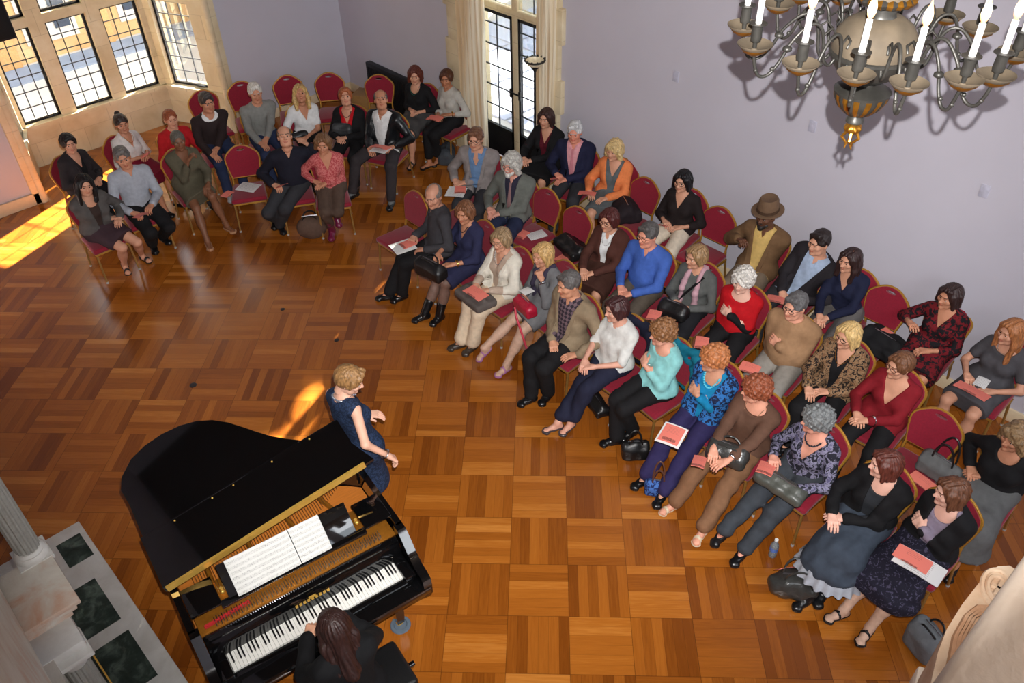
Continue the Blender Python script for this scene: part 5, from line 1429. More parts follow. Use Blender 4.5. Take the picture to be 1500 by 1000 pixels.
sit('L7', 'person in a dark brown sweater and jeans with clasped hands, beside the bay jamb', (303, 150), G_L, sex='m', skin=MED, hair=('short', (66, 60, 58)), wear=[T('undershirt', WHITE, 0, 'crew', d=.006), T('sweater', C_('dark brown knit', (46, 34, 34)), 1, 'wide'), TR(JEAN), SH('flat', mat('white trainer', srgb(170, 172, 178), .6))], yaw=-98, hands=[(312, 229, .70), (317, 228, .70)], look=(520, 330), lean=.10)
sit('L8', 'person with white hair in a grey sweater and jeans', (374, 136), G_L, sex='m', skin=MED, hair=('short', WHT), wear=[T('sweater', C_('grey sweat', (132, 132, 128)), 1, 'crew'), TR(JEAN), SH()], yaw=-102, look=(520, 420), hands=[(383, 212, .72), (388, 216, .70)], lean=.06)
sit('L9', 'person with long blond hair in a white tee, smiling up at the balcony', (440, 137), G_L, skin=MED, hair=('long', BLD), wear=[T('tee', WHITE, .35, 'v'), TR(BLK), SH()], yaw=-108, look='cam', hands=[(436, 203, .70), (450, 200, .70)])
sit('L10', 'person with short red hair, red top under a black cardigan', (506, 142), G_L, skin=FAIR, hair=('pixie', (160, 88, 50)), wear=[T('blouse', C_('scarlet', (186, 20, 30)), 1, 'v'), J(BLK, .085, lapel=False, zlow=-.36), TR(BLK), SH()], yaw=-142, look='cam', hands=[(496, 203, .72), (503, 202, .72)], ext=[('necklace', BEAD, .08, .07, .006)])
sit('L11', 'person with thinning hair in a black sweater holding a folded pink sheet', (417, 200), G_L, sex='m', skin=FAIR, hair=('fringe', (110, 86, 70)), wear=[T('sweater', C_('blue black knit', (28, 28, 40)), 1, 'collar', d=.016, collar=1), TR(CHAR, .018), SH()], feet=[(404, 326, .05), (411, 334, .05)], hands=[(403, 273, .68), (449, 207, 1.02)], look='cam', belly=.02, hk=('half', 'relax'), yaw=-118)
sit('L12', 'person in a pink patterned blouse with magenta boots, seated right of the black sweater', (473, 211), G_L, skin=MED, hair=('sbob', (120, 84, 56)), wear=[T('blouse', patterned('rose print', (176, 70, 74), (206, 120, 116), 60), 1, 'v'), TR(C_('brown cord', (84, 66, 56)), .008, to=.62), ('shoes', mat('magenta boot', srgb(112, 28, 62), .3), 'tall')], feet=[(487, 342, .05), (494, 320, .16)], hands=[(464, 268, .70), (472, 270, .70)], look=(440, 400))
sit('L13', 'person in a black leather jacket and white shirt, knees apart', (558, 146), G_L, sex='m', skin=MED, hair=('fringe', (104, 98, 94)), wear=[T('shirt', WHITE, 1, 'collar', collar=1, hem=-.02), J(mat('black leather jacket', srgb(22, 23, 26), .32, bump=.5, bscale=16), .12, zlow=-.5, low=.06, hem=-.06), TR(C_('dark slacks', (56, 50, 52)), .014), ('socks', GREY), SH()], feet=[(515, 287, .05), (572, 299, .05)], hands=[(541, 219, .72), (574, 216, .72)], look='cam', belly=.02, knee_out=.5)
sit('L14', 'person with shoulder-length red hair in black, seated before the black grille cover', (608, 110), G_L, skin=FAIR, hair=('bob', (96, 44, 32)), wear=[T('sweater', BLK, .8, 'scoop'), SK(C_('grey tweed', (72, 70, 70)), 1.0, .02), SH('strap')], yaw=-163, look=(590, 190), hands=[(603, 162, .72), (610, 165, .72)], ext=[('necklace', mat('green pendant', srgb(40, 110, 90), .3), .09, .11, .003)])
sit('L15', 'person with short brown hair in a pale grey sweater beside the curtain', (654, 115), G_L, skin=TAN_, hair=('pixie', (86, 52, 36)), wear=[T('sweater', C_('pale knit', (186, 182, 174)), .8, 'crew'), TR(BLK, .014, to=.78), SH('pump')], feet=[(627, 242, .05), (640, 236, .05)], hands=[(641, 170, .70), (652, 168, .72)], look=(560, 260), ext=[('watch', 1, GOLDM)])
# ---- row along the long wall
sit('R1', 'person with dark bobbed hair in a black jacket, seated by the floor lamp', (800, 173), G_R, skin=FAIR, hair=('bob', (58, 36, 32)), wear=[T('blouse', C_('maroon', (88, 20, 34)), .5, 'v'), J(BLK, .06, hem=-.05), SK(BLK, 1.0, .02), SH()], yaw=-160, look=(520, 420), hands=[(766, 234, .72), (774, 236, .72)])
sit('R2', 'person with white hair, navy blazer and pink shirt, looking down', (842, 193), G_R, sex='m', skin=(214, 140, 116), hair=('short', (206, 206, 206)), wear=[T('shirt', C_('pink shirt', (212, 150, 156)), 1, 'collar', collar=1), J(NAVY, .075), TR(CHAR), SH()], yaw=-155, look=(800, 300), hands=[(816, 257, .72), (824, 264, .70)], ext=[('tie', C_('pink tie', (190, 120, 130)))])
sit('R3', 'person with wavy blond hair in an orange cardigan over a grey dress', (900, 220), G_R, skin=FAIR, hair=('wavy', (206, 176, 122)), wear=[D(C_('slate dress', (92, 98, 100)), .2, 'v', len=.9), J(C_('orange knit', (226, 128, 74)), .085, lapel=False, hem=.02), SH()], yaw=-158, look=(640, 420), hands=[(862, 283, .70), (884, 292, .70)])
sit('R4', 'person with black bobbed hair and glasses, black top and cream trousers', (1000, 265), G_R, skin=FAIR, hair=('bob', BLKH), wear=[T('blouse', C_('dark chocolate', (34, 26, 26)), .8, 'v', hem=-.03), TR(CREAM, .02), SH()], yaw=-170, look=(760, 480), hands=[(974, 326, .72), (992, 334, .70)], ext=[('glasses',)])
sit('R5', 'person in a brown hat and tan overcoat with yellow shirt, hand at the chest', (1123, 316), G_R, sex='m', skin=DEEP, hair=('crop', BLKH), wear=[T('shirt', C_('straw shirt', (206, 172, 104)), 1, 'collar', collar=1, hem=-.02), J(C_('camel coat', (112, 84, 58)), .085, zlow=-.55, low=.05, hem=-.1, d=.03), TR(C_('khaki trousers', (122, 106, 90)), .018), SH()], yaw=-172, look=(900, 470), hands=[(1084, 350, .92), (1096, 356, .86)], hk=('half', 'half'), ext=[('hat', mat('brown felt', srgb(104, 78, 56), .85), C_('hat ribbon', (70, 50, 36))), ('beard', (40, 34, 32))])
sit('R6', 'person with short dark hair, black blazer over a light blue shirt', (1200, 355), G_R, sex='m', skin=FAIR, hair=('short', (40, 30, 28)), wear=[T('shirt', C_('light blue shirt', (160, 176, 200)), 1, 'collar', collar=1, hem=-.02), J(C_('dark blazer cloth', (38, 34, 38)), .10, zlow=-.5, low=.06), TR(CHAR), SH()], yaw=-176, side=.13, look=(900, 500), hands=[(1144, 432, .72), (1168, 440, .70)], hk=('half', 'relax'))
sit('R7', 'person with long dark hair in a navy sweater beside the black blazer', (1245, 381), G_R, skin=FAIR, hair=('long', (50, 32, 30)), wear=[T('sweater', C_('deep navy', (24, 28, 52)), 1, 'v'), TR(C_('stone grey trousers', (92, 88, 86)), .016), SH()], yaw=180, side=-.06, look=(960, 520), hands=[(1199, 466, .70), (1206, 468, .70)])
sit('R8', 'person with dark hair in a red and black print dress, one hand raised', (1391, 434), G_R, skin=MED, hair=('bob', (52, 34, 32)), wear=[D(patterned('red black print', (26, 22, 26), (112, 24, 32), 26, .52), .8, 'v', len=1.0, flare=.03), SH('strap')], yaw=-178, look=(1080, 560), hands=[(1333, 473, .86), (1353, 514, .70)], hk=('relax', 'half'))
sit('R9', 'person with long auburn hair in a grey short-sleeved dress at the right edge', (1481, 486), G_R, skin=FAIR, hair=('xlong', (168, 108, 66)), wear=[D(C_('grey dress', (76, 74, 78)), .3, 'wide', len=.85), ('shoes', LEA, 'boot')], yaw=172, look=(1260, 560), hands=[(1416, 552, .74), (1446, 574, .72)], ext=[('necklace', SILV, .08, .05, .004)])
# ---- middle row
sit('M1', 'person with glasses in a grey jacket and blue shirt, papers on the lap', (697, 203), G_M, sex='m', skin=FAIR, hair=('short', (118, 80, 60)), wear=[T('shirt', C_('blue shirt', (104, 134, 172)), 1, 'v', collar=1), J(C_('warm grey jacket', (140, 132, 130)), .09, zlow=-.45), TR(CHAR), SH()], yaw=-150, look=(560, 420), hands=[(666, 266, .72), (676, 268, .72)], ext=[('glasses', (60, 44, 40))])
sit('M2', 'person with white hair and beard in a grey herringbone blazer', (749, 240), G_M, sex='m', skin=(214, 150, 130), hair=('wavy', (186, 182, 174)), wear=[T('shirt', C_('dark shirt', (44, 42, 58)), 1, 'collar', collar=1), J(C_('herringbone', (102, 104, 98)), .07), TR(C_('dark denim', (36, 42, 66))), SH()], yaw=-158, look=(520, 430), hands=[(716, 308, .72), (726, 314, .70)], ext=[('beard', (206, 204, 198)), ('tie', C_('mauve tie', (136, 104, 104))), ('glasses', (120, 110, 100))])
sit('M3', 'person with dark auburn hair in a brown cardigan over a white shirt', (892, 322), G_M, skin=FAIR, hair=('sbob', (78, 34, 30)), wear=[T('shirt', WHITE, 1, 'collar', collar=1), J(C_('brown cardigan', (78, 44, 36)), .05, lapel=False, hem=-.04), SK(C_('brown skirt', (70, 42, 34)), 1.0, .03), SH()], yaw=-170, look=(640, 520), hands=[(852, 398, .72), (862, 402, .70)], ext=[('glasses', (80, 50, 40)), ('necklace', SILV, .08, .12, .003)])
sit('M4', 'person in glasses and a bright blue shirt with khaki trousers', (949, 344), G_M, sex='m', skin=(222, 150, 124), hair=('short', (88, 84, 82)), wear=[T('shirt', C_('royal blue shirt', (66, 98, 176)), 1, 'collar', collar=1), TR(C_('khaki dark', (94, 84, 74)), .018), SH()], yaw=-172, look=(640, 540), hands=[(908, 424, .70), (918, 432, .70)], ext=[('glasses',)], belly=.03)
sit('M5', 'person with short fair hair in grey with a pale pink scarf and a bag strap', (1020, 376), G_M, skin=FAIR, hair=('sbob', (150, 118, 82)), wear=[T('sweater', C_('charcoal marl', (92, 94, 92)), 1, 'crew'), TR(C_('black jeans', (30, 30, 34))), SH()], yaw=-172, look=(640, 540), hands=[(990, 444, .76), (1001, 452, .74)], ext=[('scarf', C_('pink scarf', (190, 150, 160))), ('strap', BLK, 1)])
sit('M6', 'person with white curly hair in a red sweater with black sleeves, arms crossed', (1088, 411), G_M, skin=(226, 180, 160), hair=('curly', (206, 200, 192)), wear=[T('undershirt', BLK, 1, 'wide', d=.004), T('sweater', C_('bright red', (186, 18, 28)), .42, 'wide', d=.016), TR(BLK, .02), SH()], yaw=-172, look=(900, 620), arms='cross', belly=.02)
sit('M7', 'person with glasses and grey hair in a tan sweater, arms crossed', (1165, 448), G_M, sex='m', skin=(218, 156, 130), hair=('short', (98, 96, 96)), wear=[T('sweater', C_('tan knit', (158, 122, 90)), 1, 'crew', d=.016), TR(C_('pale grey trousers', (144, 138, 130)), .022), SH()], yaw=-174, look=(900, 620), arms='cross', belly=.05, ext=[('glasses',), ('watch', 0, SILV, .003)])
sit('M8', 'person with blond bob and glasses in a leopard print jacket', (1242, 491), G_M, skin=FAIR, hair=('bob', (206, 172, 114)), wear=[T('top', BLK, .5, 'v'), J(patterned('leopard', (36, 28, 26), (158, 126, 94), 40, .47, (120, 84, 58), 'noise'), .06, hem=-.03), TR(BLK), SH()], yaw=-176, look=(960, 640), hands=[(1182, 572, .72), (1206, 574, .72)], ext=[('glasses',), ('necklace', GOLDM, .09, .12, .003), ('watch', 0, GOLDM, .004)])
sit('M9', 'person with short brown hair in a dark red V-neck sweater, hands clasped on the knee', (1318, 535), G_M, skin=FAIR, hair=('pixie', (110, 72, 48)), wear=[T('sweater', C_('claret', (124, 22, 32)), 1, 'deepv', hem=-.03), TR(BLK, .012), SH()], yaw=-178, look=(1020, 640), hands=[(1254, 610, .74), (1262, 616, .74)], ext=[('glasses', (90, 50, 40)), ('watch', 1, SILV, .008)])
sit('M10', 'person with wavy fair hair in a black top and long grey skirt', (1488, 640), G_M, skin=MED, hair=('wavy', (140, 112, 80)), wear=[T('sweater', BLK, 1, 'scoop', d=.016), SK(C_('grey wool skirt', (96, 96, 96)), 1.45, .05), SH()], yaw=176, look=(1200, 760), hands=[(1420, 690, .70), (1430, 694, .70)])
# ---- front row
sit('F1', 'person with bald crown in a charcoal shirt, white papers on the lap', (635, 287), G_F, sex='m', skin=(200, 144, 118), hair=('fringe', (120, 112, 106)), wear=[T('shirt', C_('charcoal shirt', (62, 60, 64)), 1, 'collar', collar=1, hem=-.03), TR(BLK, .02), SH()], feet=[(566, 434, .05), (586, 434, .05)], hands=[(602, 349, .70), (615, 366, .68)], look=(560, 400))
sit('F2', 'person in a navy dress and black ankle boots with a black handbag on the lap', (681, 311), G_F, skin=MED, hair=('sbob', (124, 82, 56)), wear=[D(C_('navy dress cloth', (44, 46, 76)), .75, 'v', len=.95), ('tights', DNYL), SH('boot')], feet=[(619, 464, .05), (641, 466, .05)], hands=[(638, 376, .74), (656, 389, .72)], look=(540, 470), ext=[('necklace', BEAD, .08, .07, .006), ('watch', 1, GOLDM, .002)])
sit('F3', 'person in a white shawl cardigan and cream trousers, grey bag on lap', (734, 351), G_F, skin=FAIR, hair=('sbob', (150, 124, 92)), wear=[T('blouse', C_('beige blouse', (186, 164, 146)), 1, 'v'), J(C_('ivory shawl', (220, 214, 200)), .11, lapel=True, sl=.7, d=.026, zlow=-.45), TR(C_('cream trousers', (212, 192, 166)), .026), SH('flat', mat('dark brown shoe', srgb(58, 48, 40), .35))], feet=[(672, 505, .05), (689, 509, .05)], hands=[(694, 420, .76), (708, 426, .74)], look=(560, 520), ext=[('glasses', (150, 120, 100)), ('necklace', SILV, .09, .12, .005)])
sit('F4', 'person in a grey dress with hand on chin and a red purse', (795, 373), G_F, skin=FAIR, hair=('bob', (196, 158, 102)), wear=[D(C_('grey marl dress', (112, 112, 114)), .9, 'scoop', len=.8), ('tights', NYL), SH('strap', mat('lilac shoe', srgb(160, 106, 150), .5))], feet=[(700, 520, .13), (738, 540, .05)], hands=[(764, 437, .74), (792, 400, .98)], hk=('half', 'grip'), knee_out=-.06, look=(560, 520), ext=[('scarf', C_('navy print scarf', (58, 52, 70))), ('watch', 1, SILV, .004)], lean=.08)
sit('F5', 'person in a tan jacket, checked shirt and black trousers', (833, 416), G_F, sex='m', skin=(204, 146, 116), hair=('short', (96, 92, 90)), wear=[T('shirt', patterned('checked shirt', (52, 44, 54), (112, 92, 100), 26, .5, None, 'plaid'), 1, 'collar', collar=1, hem=-.02), J(C_('tan jacket cloth', (142, 124, 100)), .10, zlow=-.5, low=.08, hem=-.08), TR(BLK, .02), ('socks', BLK), SH()], feet=[(775, 585, .05), (800, 580, .05)], hands=[(808, 505, .64), (838, 525, .62)], look=(600, 540))
sit('F6', 'person with dark brown hair in a white tee and navy trousers', (903, 453), G_F, skin=(216, 160, 138), hair=('sbob', (64, 34, 34)), wear=[T('tee', C_('white knit tee', (216, 216, 212)), .45, 'crew', hem=-.02), TR(C_('navy trousers', (32, 34, 54)), .024, to=.8), SH('pump', mat('grey loafer', srgb(70, 62, 64), .25))], feet=[(812, 626, .05), (832, 624, .05)], hands=[(853, 533, .70), (860, 538, .70)], look=(600, 560), belly=.03)
sit('F7', 'person with short brown hair in an aqua sweater, arms crossed', (970, 487), G_F, skin=(220, 160, 136), hair=('curly', (134, 92, 58)), wear=[T('sweater', C_('aqua knit', (140, 204, 204)), .8, 'wide', d=.014, hem=-.03), TR(BLK, .02), SH('boot')], feet=[(898, 646, .05), (922, 634, .05)], arms='cross', look=(640, 580), ext=[('watch', 0, SILV, .003)])
sit('F8', 'person with curly ginger hair, turquoise top under a blue print jacket, purple trousers', (1045, 525), G_F, skin=FAIR, hair=('curly', (178, 112, 68)), wear=[T('top', C_('turquoise', (22, 128, 176)), .9, 'scoop', hem=-.02), J(patterned('blue print', (28, 36, 66), (52, 118, 190), 34, .5), .085, lapel=False, sl=.55), TR(C_('purple trousers', (48, 42, 84)), .022), SH()], feet=[(942, 705, .05), (967, 728, .05)], arms='cross', look=(680, 600), ext=[('necklace', mat('turquoise beads', srgb(90, 200, 226), .2), .085, .11, .009), ('glasses', (150, 120, 100))])
sit('F9', 'person with short auburn hair in a brown sweater, tan trousers and white sandals', (1107, 570), G_F, skin=(222, 158, 132), hair=('curly', (138, 74, 48)), wear=[T('sweater', C_('brown knit', (96, 68, 54)), .85, 'wide', d=.016, hem=-.03), TR(BROWNT, .024), SH('sandal', mat('pale sandal', srgb(206, 188, 160), .4))], feet=[(984, 742, .05), (1014, 800, .05)], hands=[(1034, 676, .76), (1051, 686, .74)], look=(700, 620), ext=[('glasses', (120, 70, 70)), ('necklace', mat('amber beads', srgb(150, 110, 80), .3), .09, .13, .005), ('watch', 1, SILV, .004)], belly=.02)
sit('F10', 'person with grey curly hair in a black and lilac print blouse, legs crossed', (1196, 615), G_F, skin=(216, 152, 130), hair=('curly', (112, 114, 114)), wear=[T('blouse', patterned('lilac print', (36, 36, 46), (140, 136, 160), 30, .5, (86, 82, 112)), 1, 'deepv', hem=.0), TR(C_('slate trousers', (58, 62, 68)), .02), SH()], feet=[(1052, 786, .20), (1084, 812, .05)], hands=[(1130, 672, .78), (1158, 716, .74)], hk=('half', 'relax'), look=(760, 640), ext=[('necklace', BEAD, .085, .06, .008)])
sit('F11', 'person with auburn bob in a black cardigan and long denim skirt with a pale ruffle', (1297, 680), G_F, skin=(228, 176, 156), hair=('bob', AUB), wear=[T('blouse', C_('smoke top', (40, 42, 46)), 1, 'scoop'), J(C_('black cardigan', (20, 19, 21)), .055, lapel=False, hem=.02), SK(C_('slate denim', (58, 66, 78)), 1.24, .045), ('shoes', LEA, 'tall')], feet=[(1181, 880, .05), (1203, 870, .05)], hands=[(1216, 760, .72), (1226, 758, .72)], look=(820, 680))
sit('F12', 'person with brown bob in a black cardigan and dark floral skirt, arms crossed', (1393, 721), G_F, skin=(228, 178, 158), hair=('bob', (104, 66, 46)), wear=[T('top', C_('mauve top', (132, 120, 136)), 1, 'scoop'), J(BLK, .065, lapel=False, hem=-.02), SK(patterned('dark floral', (30, 28, 42), (74, 70, 92), 46, .60), 1.12, .05), ('tights', NYL), SH('strap')], feet=[(1230, 900, .05), (1268, 926, .05)], arms='cross', look=(900, 740))
# F11's ruffled hem under the skirt
def ruffle(pid, z0, z1, m_):
    p = PEOPLE[pid]; o = [c for c in p['ob'].children if c.name.startswith('skirt')][0]
    V = np.array([v.co for v in o.data.vertices]); zmin = V[:, 2].min(); ring = V[V[:, 2] < zmin+.06]; c = ring.mean(0)
    n = 120; pts = []
    ang = np.arctan2(ring[:, 1]-c[1], ring[:, 0]-c[0]); rad = np.hypot(ring[:, 0]-c[0], ring[:, 1]-c[1])
    rr = np.array([rad[np.abs(((ang-a+PI) % (2*PI))-PI) < .25].max() for a in np.linspace(-PI, PI, n+1)[:-1]])
    rr = np.convolve(np.r_[rr[-4:], rr, rr[:4]], np.ones(9)/9, 'valid')
    V2 = []; Fc = []
    for k_, (z, e, w_) in enumerate(((zmin+.03, -.012, 0), (zmin-.03, .004, .008), (zmin-.085, .018, .016), (zmin-.085, .008, .016), (zmin+.03, -.022, 0))):
        for i, a in enumerate(np.linspace(-PI, PI, n+1)[:-1]):
            r_ = rr[i]+e+w_*math.sin(i*2*PI/6); V2.append((c[0]+r_*math.cos(a), c[1]+r_*math.sin(a), z))
    for k_ in range(4):
        for i in range(n): Fc.append((k_*n+i, k_*n+(i+1) % n, (k_+1)*n+(i+1) % n, (k_+1)*n+i))
    mesh_obj('ruffle', np.array(V2), Fc, m_, p['ob'], None, None, 60)
ruffle('F11', 0, 0, C_('pale ruffle', (170, 176, 186)))
# ---- the singer and the pianist
person('singer', 'person with short blond hair in a dark blue sleeveless dress, standing by the piano', (512, 556), 'f', skin=(228, 176, 150), hair=('pixie', (150, 112, 70)), zh=1.56, zp=.90, stand=True, yaw=4, look=(760, 640), lean=.0, wear=[D(patterned('navy lace', (24, 36, 58), (40, 56, 84), 60), 0, 'wide', len=1.04, flare=.085, d=.012), SH('pump')], hands=[(577, 671, .98), (549, 606, 1.05)], hk=('half', 'relax'), ext=[('necklace', mat('sparkling beads', srgb(190, 200, 214), .1, .8), .09, .06, .009), ('watch', 0, SILV, .004)], elb=[(-.6, -.8, -.4), (-.6, .8, -.4)])
PX, PY_ = pw(.60, -.36, 0)[:2]
person('pianist', 'person with long dark hair in black playing the piano, seen from above', (489, 918), 'f', skin=(206, 152, 122), hair=('parted', (44, 24, 20)), zh=1.16, yaw=math.degrees(PA)+90, look=tuple(pw(.62, .30, .95)), zp=.565, lean=.10, wear=[T('jacket', C_('black suit', (14, 14, 16)), 1, 'crew', d=.024, hem=-.04), TR(BLK, .02), SH()], feet=None, hands=[pw(.69, -.02, .785), pw(.50, -.02, .785)], hk=('half', 'half'))
pp = PEOPLE['pianist']
# ---- a chair under every seated listener
CH_TXT = {}
def chair_for(pid):
    p = PEOPLE[pid]; yaw = p['yaw']; lb = p['ob']['label'].split(',')[0].replace('person with', 'listener with').replace('person in', 'listener in')
    g = 'chairs by the bay window' if pid[0] == 'L' else {'R': 'chairs in the row along the long wall', 'M': 'chairs in the middle row', 'F': 'chairs in the front row'}[pid[0]]
    if pid[0] != 'L': yaw = math.radians(180)+.35*(((yaw-PI+PI) % (2*PI))-PI)
    w_ = lb.split(); lb = ' '.join(w_[:11]).rstrip(); lb = lb[:-4] if lb.endswith(' and') else lb
    return chair(p['org'][0]+.02*math.cos(yaw), p['org'][1]+.02*math.sin(yaw), yaw, 'burgundy chair under the '+lb, g)
for pid in SEATING: chair_for(pid)
def echair(u, v, yaw, label, g):
    p = at(u, v, .93); y = math.radians(yaw); c = np.array((p[0]+.283*math.cos(y), p[1]+.283*math.sin(y)))
    return chair(c[0], c[1], y, label, g)
GB = 'empty chairs behind the bay window group'
echair(292, 131, -100, 'empty burgundy chair against the stone jamb of the bay', GB)
echair(350, 118, -108, 'empty burgundy chair behind the listener with white hair in grey', GB)
echair(418, 109, -115, 'empty burgundy chair behind the listener with long blond hair', GB)
echair(480, 105, -125, 'empty burgundy chair behind the listener with short red hair', GB)
echair(554, 108, -135, 'empty burgundy chair behind the listener in the leather jacket', GB)
echair(350, 211, -118, 'empty burgundy chair with magazines on the seat, beside the olive dress', 'chairs by the bay window')
echair(611, 279, 180, 'empty burgundy chair at the end of the front row', 'chairs in the front row')
echair(805, 275, 180, 'empty burgundy chair with a pink and a white sheet on the seat', 'chairs in the middle row')
echair(850, 302, 180, 'empty burgundy chair with a black bag on the seat, beside the brown cardigan', 'chairs in the middle row')
echair(950, 259, 180, 'empty burgundy chair with a dark coat, beside the orange cardigan', 'chairs in the row along the long wall')
echair(1060, 302, 180, 'empty burgundy chair beside the listener in the hat', 'chairs in the row along the long wall')
echair(1310, 419, 180, 'empty burgundy chair holding a black bag and pink sheets by the wall', 'chairs in the row along the long wall')
echair(1385, 600, 180, 'empty burgundy chair with a grey handbag on the seat', 'chairs in the middle row')

# ============================================================ PROGRAMMES, PAPERS, BAGS
def m_prog(name, base, kind):
    m, t, b = new_mat(name)
    tc = t.node('ShaderNodeTexCoord').outputs['Object']; sp = t.node('ShaderNodeSeparateXYZ', {0: tc}); x, y = sp.outputs[0], sp.outputs[1]
    band = lambda c, a0, a1: t.m('MULTIPLY', t.m('GREATER_THAN', c, a0), t.m('LESS_THAN', c, a1))
    nz = t.node('ShaderNodeTexNoise', {'Vector': t.node('ShaderNodeMapping', {'Vector': tc, 'Scale': (1, 2.0, 1)}).outputs[0], 'Scale': 260.0}).outputs['Fac']
    if kind == 'pink':   # black title block and fine print
        blk = t.m('MULTIPLY', band(x, -.055, .055), band(y, .052, .085)); ti = t.m('MULTIPLY', blk, t.m('GREATER_THAN', nz, .46))
        pr = t.m('MULTIPLY', t.m('MULTIPLY', band(x, -.05, .05), band(y, -.08, .0)), t.m('MULTIPLY', t.m('LESS_THAN', t.m('FRACT', t.m('MULTIPLY', y, 70.0)), .4), t.m('GREATER_THAN', nz, .5)))
        ink = t.m('ADD', t.m('MULTIPLY', ti, .8), t.m('MULTIPLY', pr, .3))
    else:
        pr = t.m('MULTIPLY', t.m('MULTIPLY', band(x, -.08, .08), band(y, -.10, .11)), t.m('MULTIPLY', t.m('LESS_THAN', t.m('FRACT', t.m('MULTIPLY', y, 60.0)), .45), t.m('GREATER_THAN', nz, .5)))
        ink = t.m('MULTIPLY', pr, .5)
    t.l.new(t.mix(ink, srgb(*base), srgb(30, 26, 30)), b.inputs['Base Color']); b.inputs['Roughness'].default_value = .65
    return m
M_PINK = m_prog('salmon paper', (236, 128, 112), 'pink'); M_SHEET = m_prog('white printed sheet', (228, 226, 224), 'white')
def sheet(loc, yaw, label, m_=None, w_=.15, h_=.215, name='programme', pitch=0.0, roll=0.0, bow=.006, grp=None, cat='programme'):
    mb = MB(); n = 8; V = []; Fc = []
    for side in (0, 1):
        for i in range(n+1):
            t = i/n
            for yv in (-h_/2, h_/2): V.append((-w_/2+w_*t, yv, bow*math.sin(PI*t)-side*.003))
    k_ = 2*(n+1)
    for i in range(n):
        a = 2*i; Fc += [(a, a+2, a+3, a+1), (k_+a+1, k_+a+3, k_+a+2, k_+a), (a, k_+a, k_+a+2, a+2), (a+1, a+3, k_+a+3, k_+a+1)]
    Fc += [(0, 1, k_+1, k_), (2*n, k_+2*n, k_+2*n+1, 2*n+1)]
    mb.add(V, Fc)
    o = mb.build(name, m_ or M_PINK, smooth=60); o.location = loc; o.rotation_euler = Euler((pitch, roll, yaw), 'XYZ')
    return tag(o, label, cat, grp or 'pink concert programmes')
PG = 'pink concert programmes'
def on_lap(pid, u, v, z, label, dyaw=0.0, **k):
    p = PEOPLE[pid]; q = at(u, v, z); return sheet(q, p['yaw']-PI/2+dyaw, label, **k)
on_lap('L3', 206, 315, .74, 'pink programme held by the listener in the pale grey shirt', .3, pitch=.3, w_=.13, h_=.16)
on_lap('L4', 214, 226, .78, 'pink sheet in the hand of the listener with the bun', .5, pitch=.5, w_=.1, h_=.14)
on_lap('L11', 412, 272, .70, 'folded pink sheet held by the listener in the black sweater', .6, pitch=.45, w_=.12, h_=.13)
on_lap('L13', 558, 215, .76, 'pink programme held by the listener in the leather jacket', 0, pitch=.25, w_=.24, h_=.15)
on_lap('L13', 557, 219, .745, 'white sheet under the programme of the listener in the leather jacket', .05, m_=M_SHEET, w_=.22, h_=.2, name='paper_sheet', pitch=.1, cat='paper', grp='white printed sheets')
on_lap('L15', 637, 173, .73, 'pink programme on the lap of the listener by the curtain', .3, w_=.2, h_=.15)
on_lap('R2', 812, 262, .74, 'pink programme in the hands of the listener in the navy blazer', .4, pitch=.4, w_=.1, h_=.15)
on_lap('R3', 860, 283, .72, 'pink programme on the lap of the listener in the orange cardigan', .2, w_=.2, h_=.14, pitch=.2)
on_lap('R4', 968, 330, .74, 'pink programme held by the listener with the black bob', .3, pitch=.5, w_=.14, h_=.15)
on_lap('R6', 1136, 438, .76, 'pink programme held by the listener in the black blazer', .35, pitch=.25, w_=.16, h_=.17)
on_lap('R9', 1424, 572, .76, 'open pink programme held by the listener in the grey dress', .1, w_=.27, h_=.17, pitch=.3)
on_lap('R9', 1438, 560, .745, 'white printed sheet behind the pink programme of the listener in the grey dress', .2, m_=M_SHEET, w_=.1, h_=.14, name='paper_sheet', cat='paper', grp='white printed sheets')
on_lap('M1', 668, 281, .69, 'white printed papers on the lap of the listener in the grey jacket', .1, m_=M_SHEET, w_=.22, h_=.22, name='paper_sheet', cat='paper', grp='white printed sheets')
on_lap('M1', 674, 278, .697, 'pink sheet lying on the white papers of the listener in the grey jacket', .3, w_=.13, h_=.16)
on_lap('M5', 958, 462, .70, 'pink programme on the lap of the listener with the pink scarf', .3, w_=.12, h_=.16)
on_lap('M6', 1028, 502, .70, 'pink programme with a picture on the knee of the listener in the red sweater', .4, w_=.12, h_=.17)
on_lap('M7', 1098, 539, .70, 'pink programme on the lap of the listener in the tan sweater', .15, w_=.17, h_=.14)
on_lap('F1', 590, 361, .68, 'white papers on the lap of the listener with the bald crown', .2, m_=M_SHEET, w_=.22, h_=.24, name='paper_sheet', cat='paper', grp='white printed sheets')
on_lap('F1', 597, 357, .688, 'pink sheet on the papers of the listener with the bald crown', .3, w_=.13, h_=.16)
on_lap('F3', 697, 429, .775, 'pink programme on the grey bag of the listener in the white shawl', .1, w_=.24, h_=.14)
on_lap('F4', 771, 426, .80, 'small white card held above the red purse', .2, m_=M_PAPER, w_=.1, h_=.13, pitch=.15, name='white_card', cat='card', grp='white printed sheets')
on_lap('F8', 984, 637, .70, 'white bordered pink programme on the purple lap', .3, w_=.20, h_=.24, m_=M_PAPER, name='paper_sheet', cat='paper', grp='white printed sheets')
on_lap('F8', 984, 636, .708, 'pink programme lying on the purple trousers', .3, w_=.165, h_=.20)
on_lap('F9', 1024, 676, .78, 'pink programme in the hand of the listener in the brown sweater', .5, pitch=.35, w_=.10, h_=.19)
on_lap('F10', 1122, 686, .78, 'pink programme held by the listener with grey curls', .5, pitch=.3, w_=.12, h_=.19)
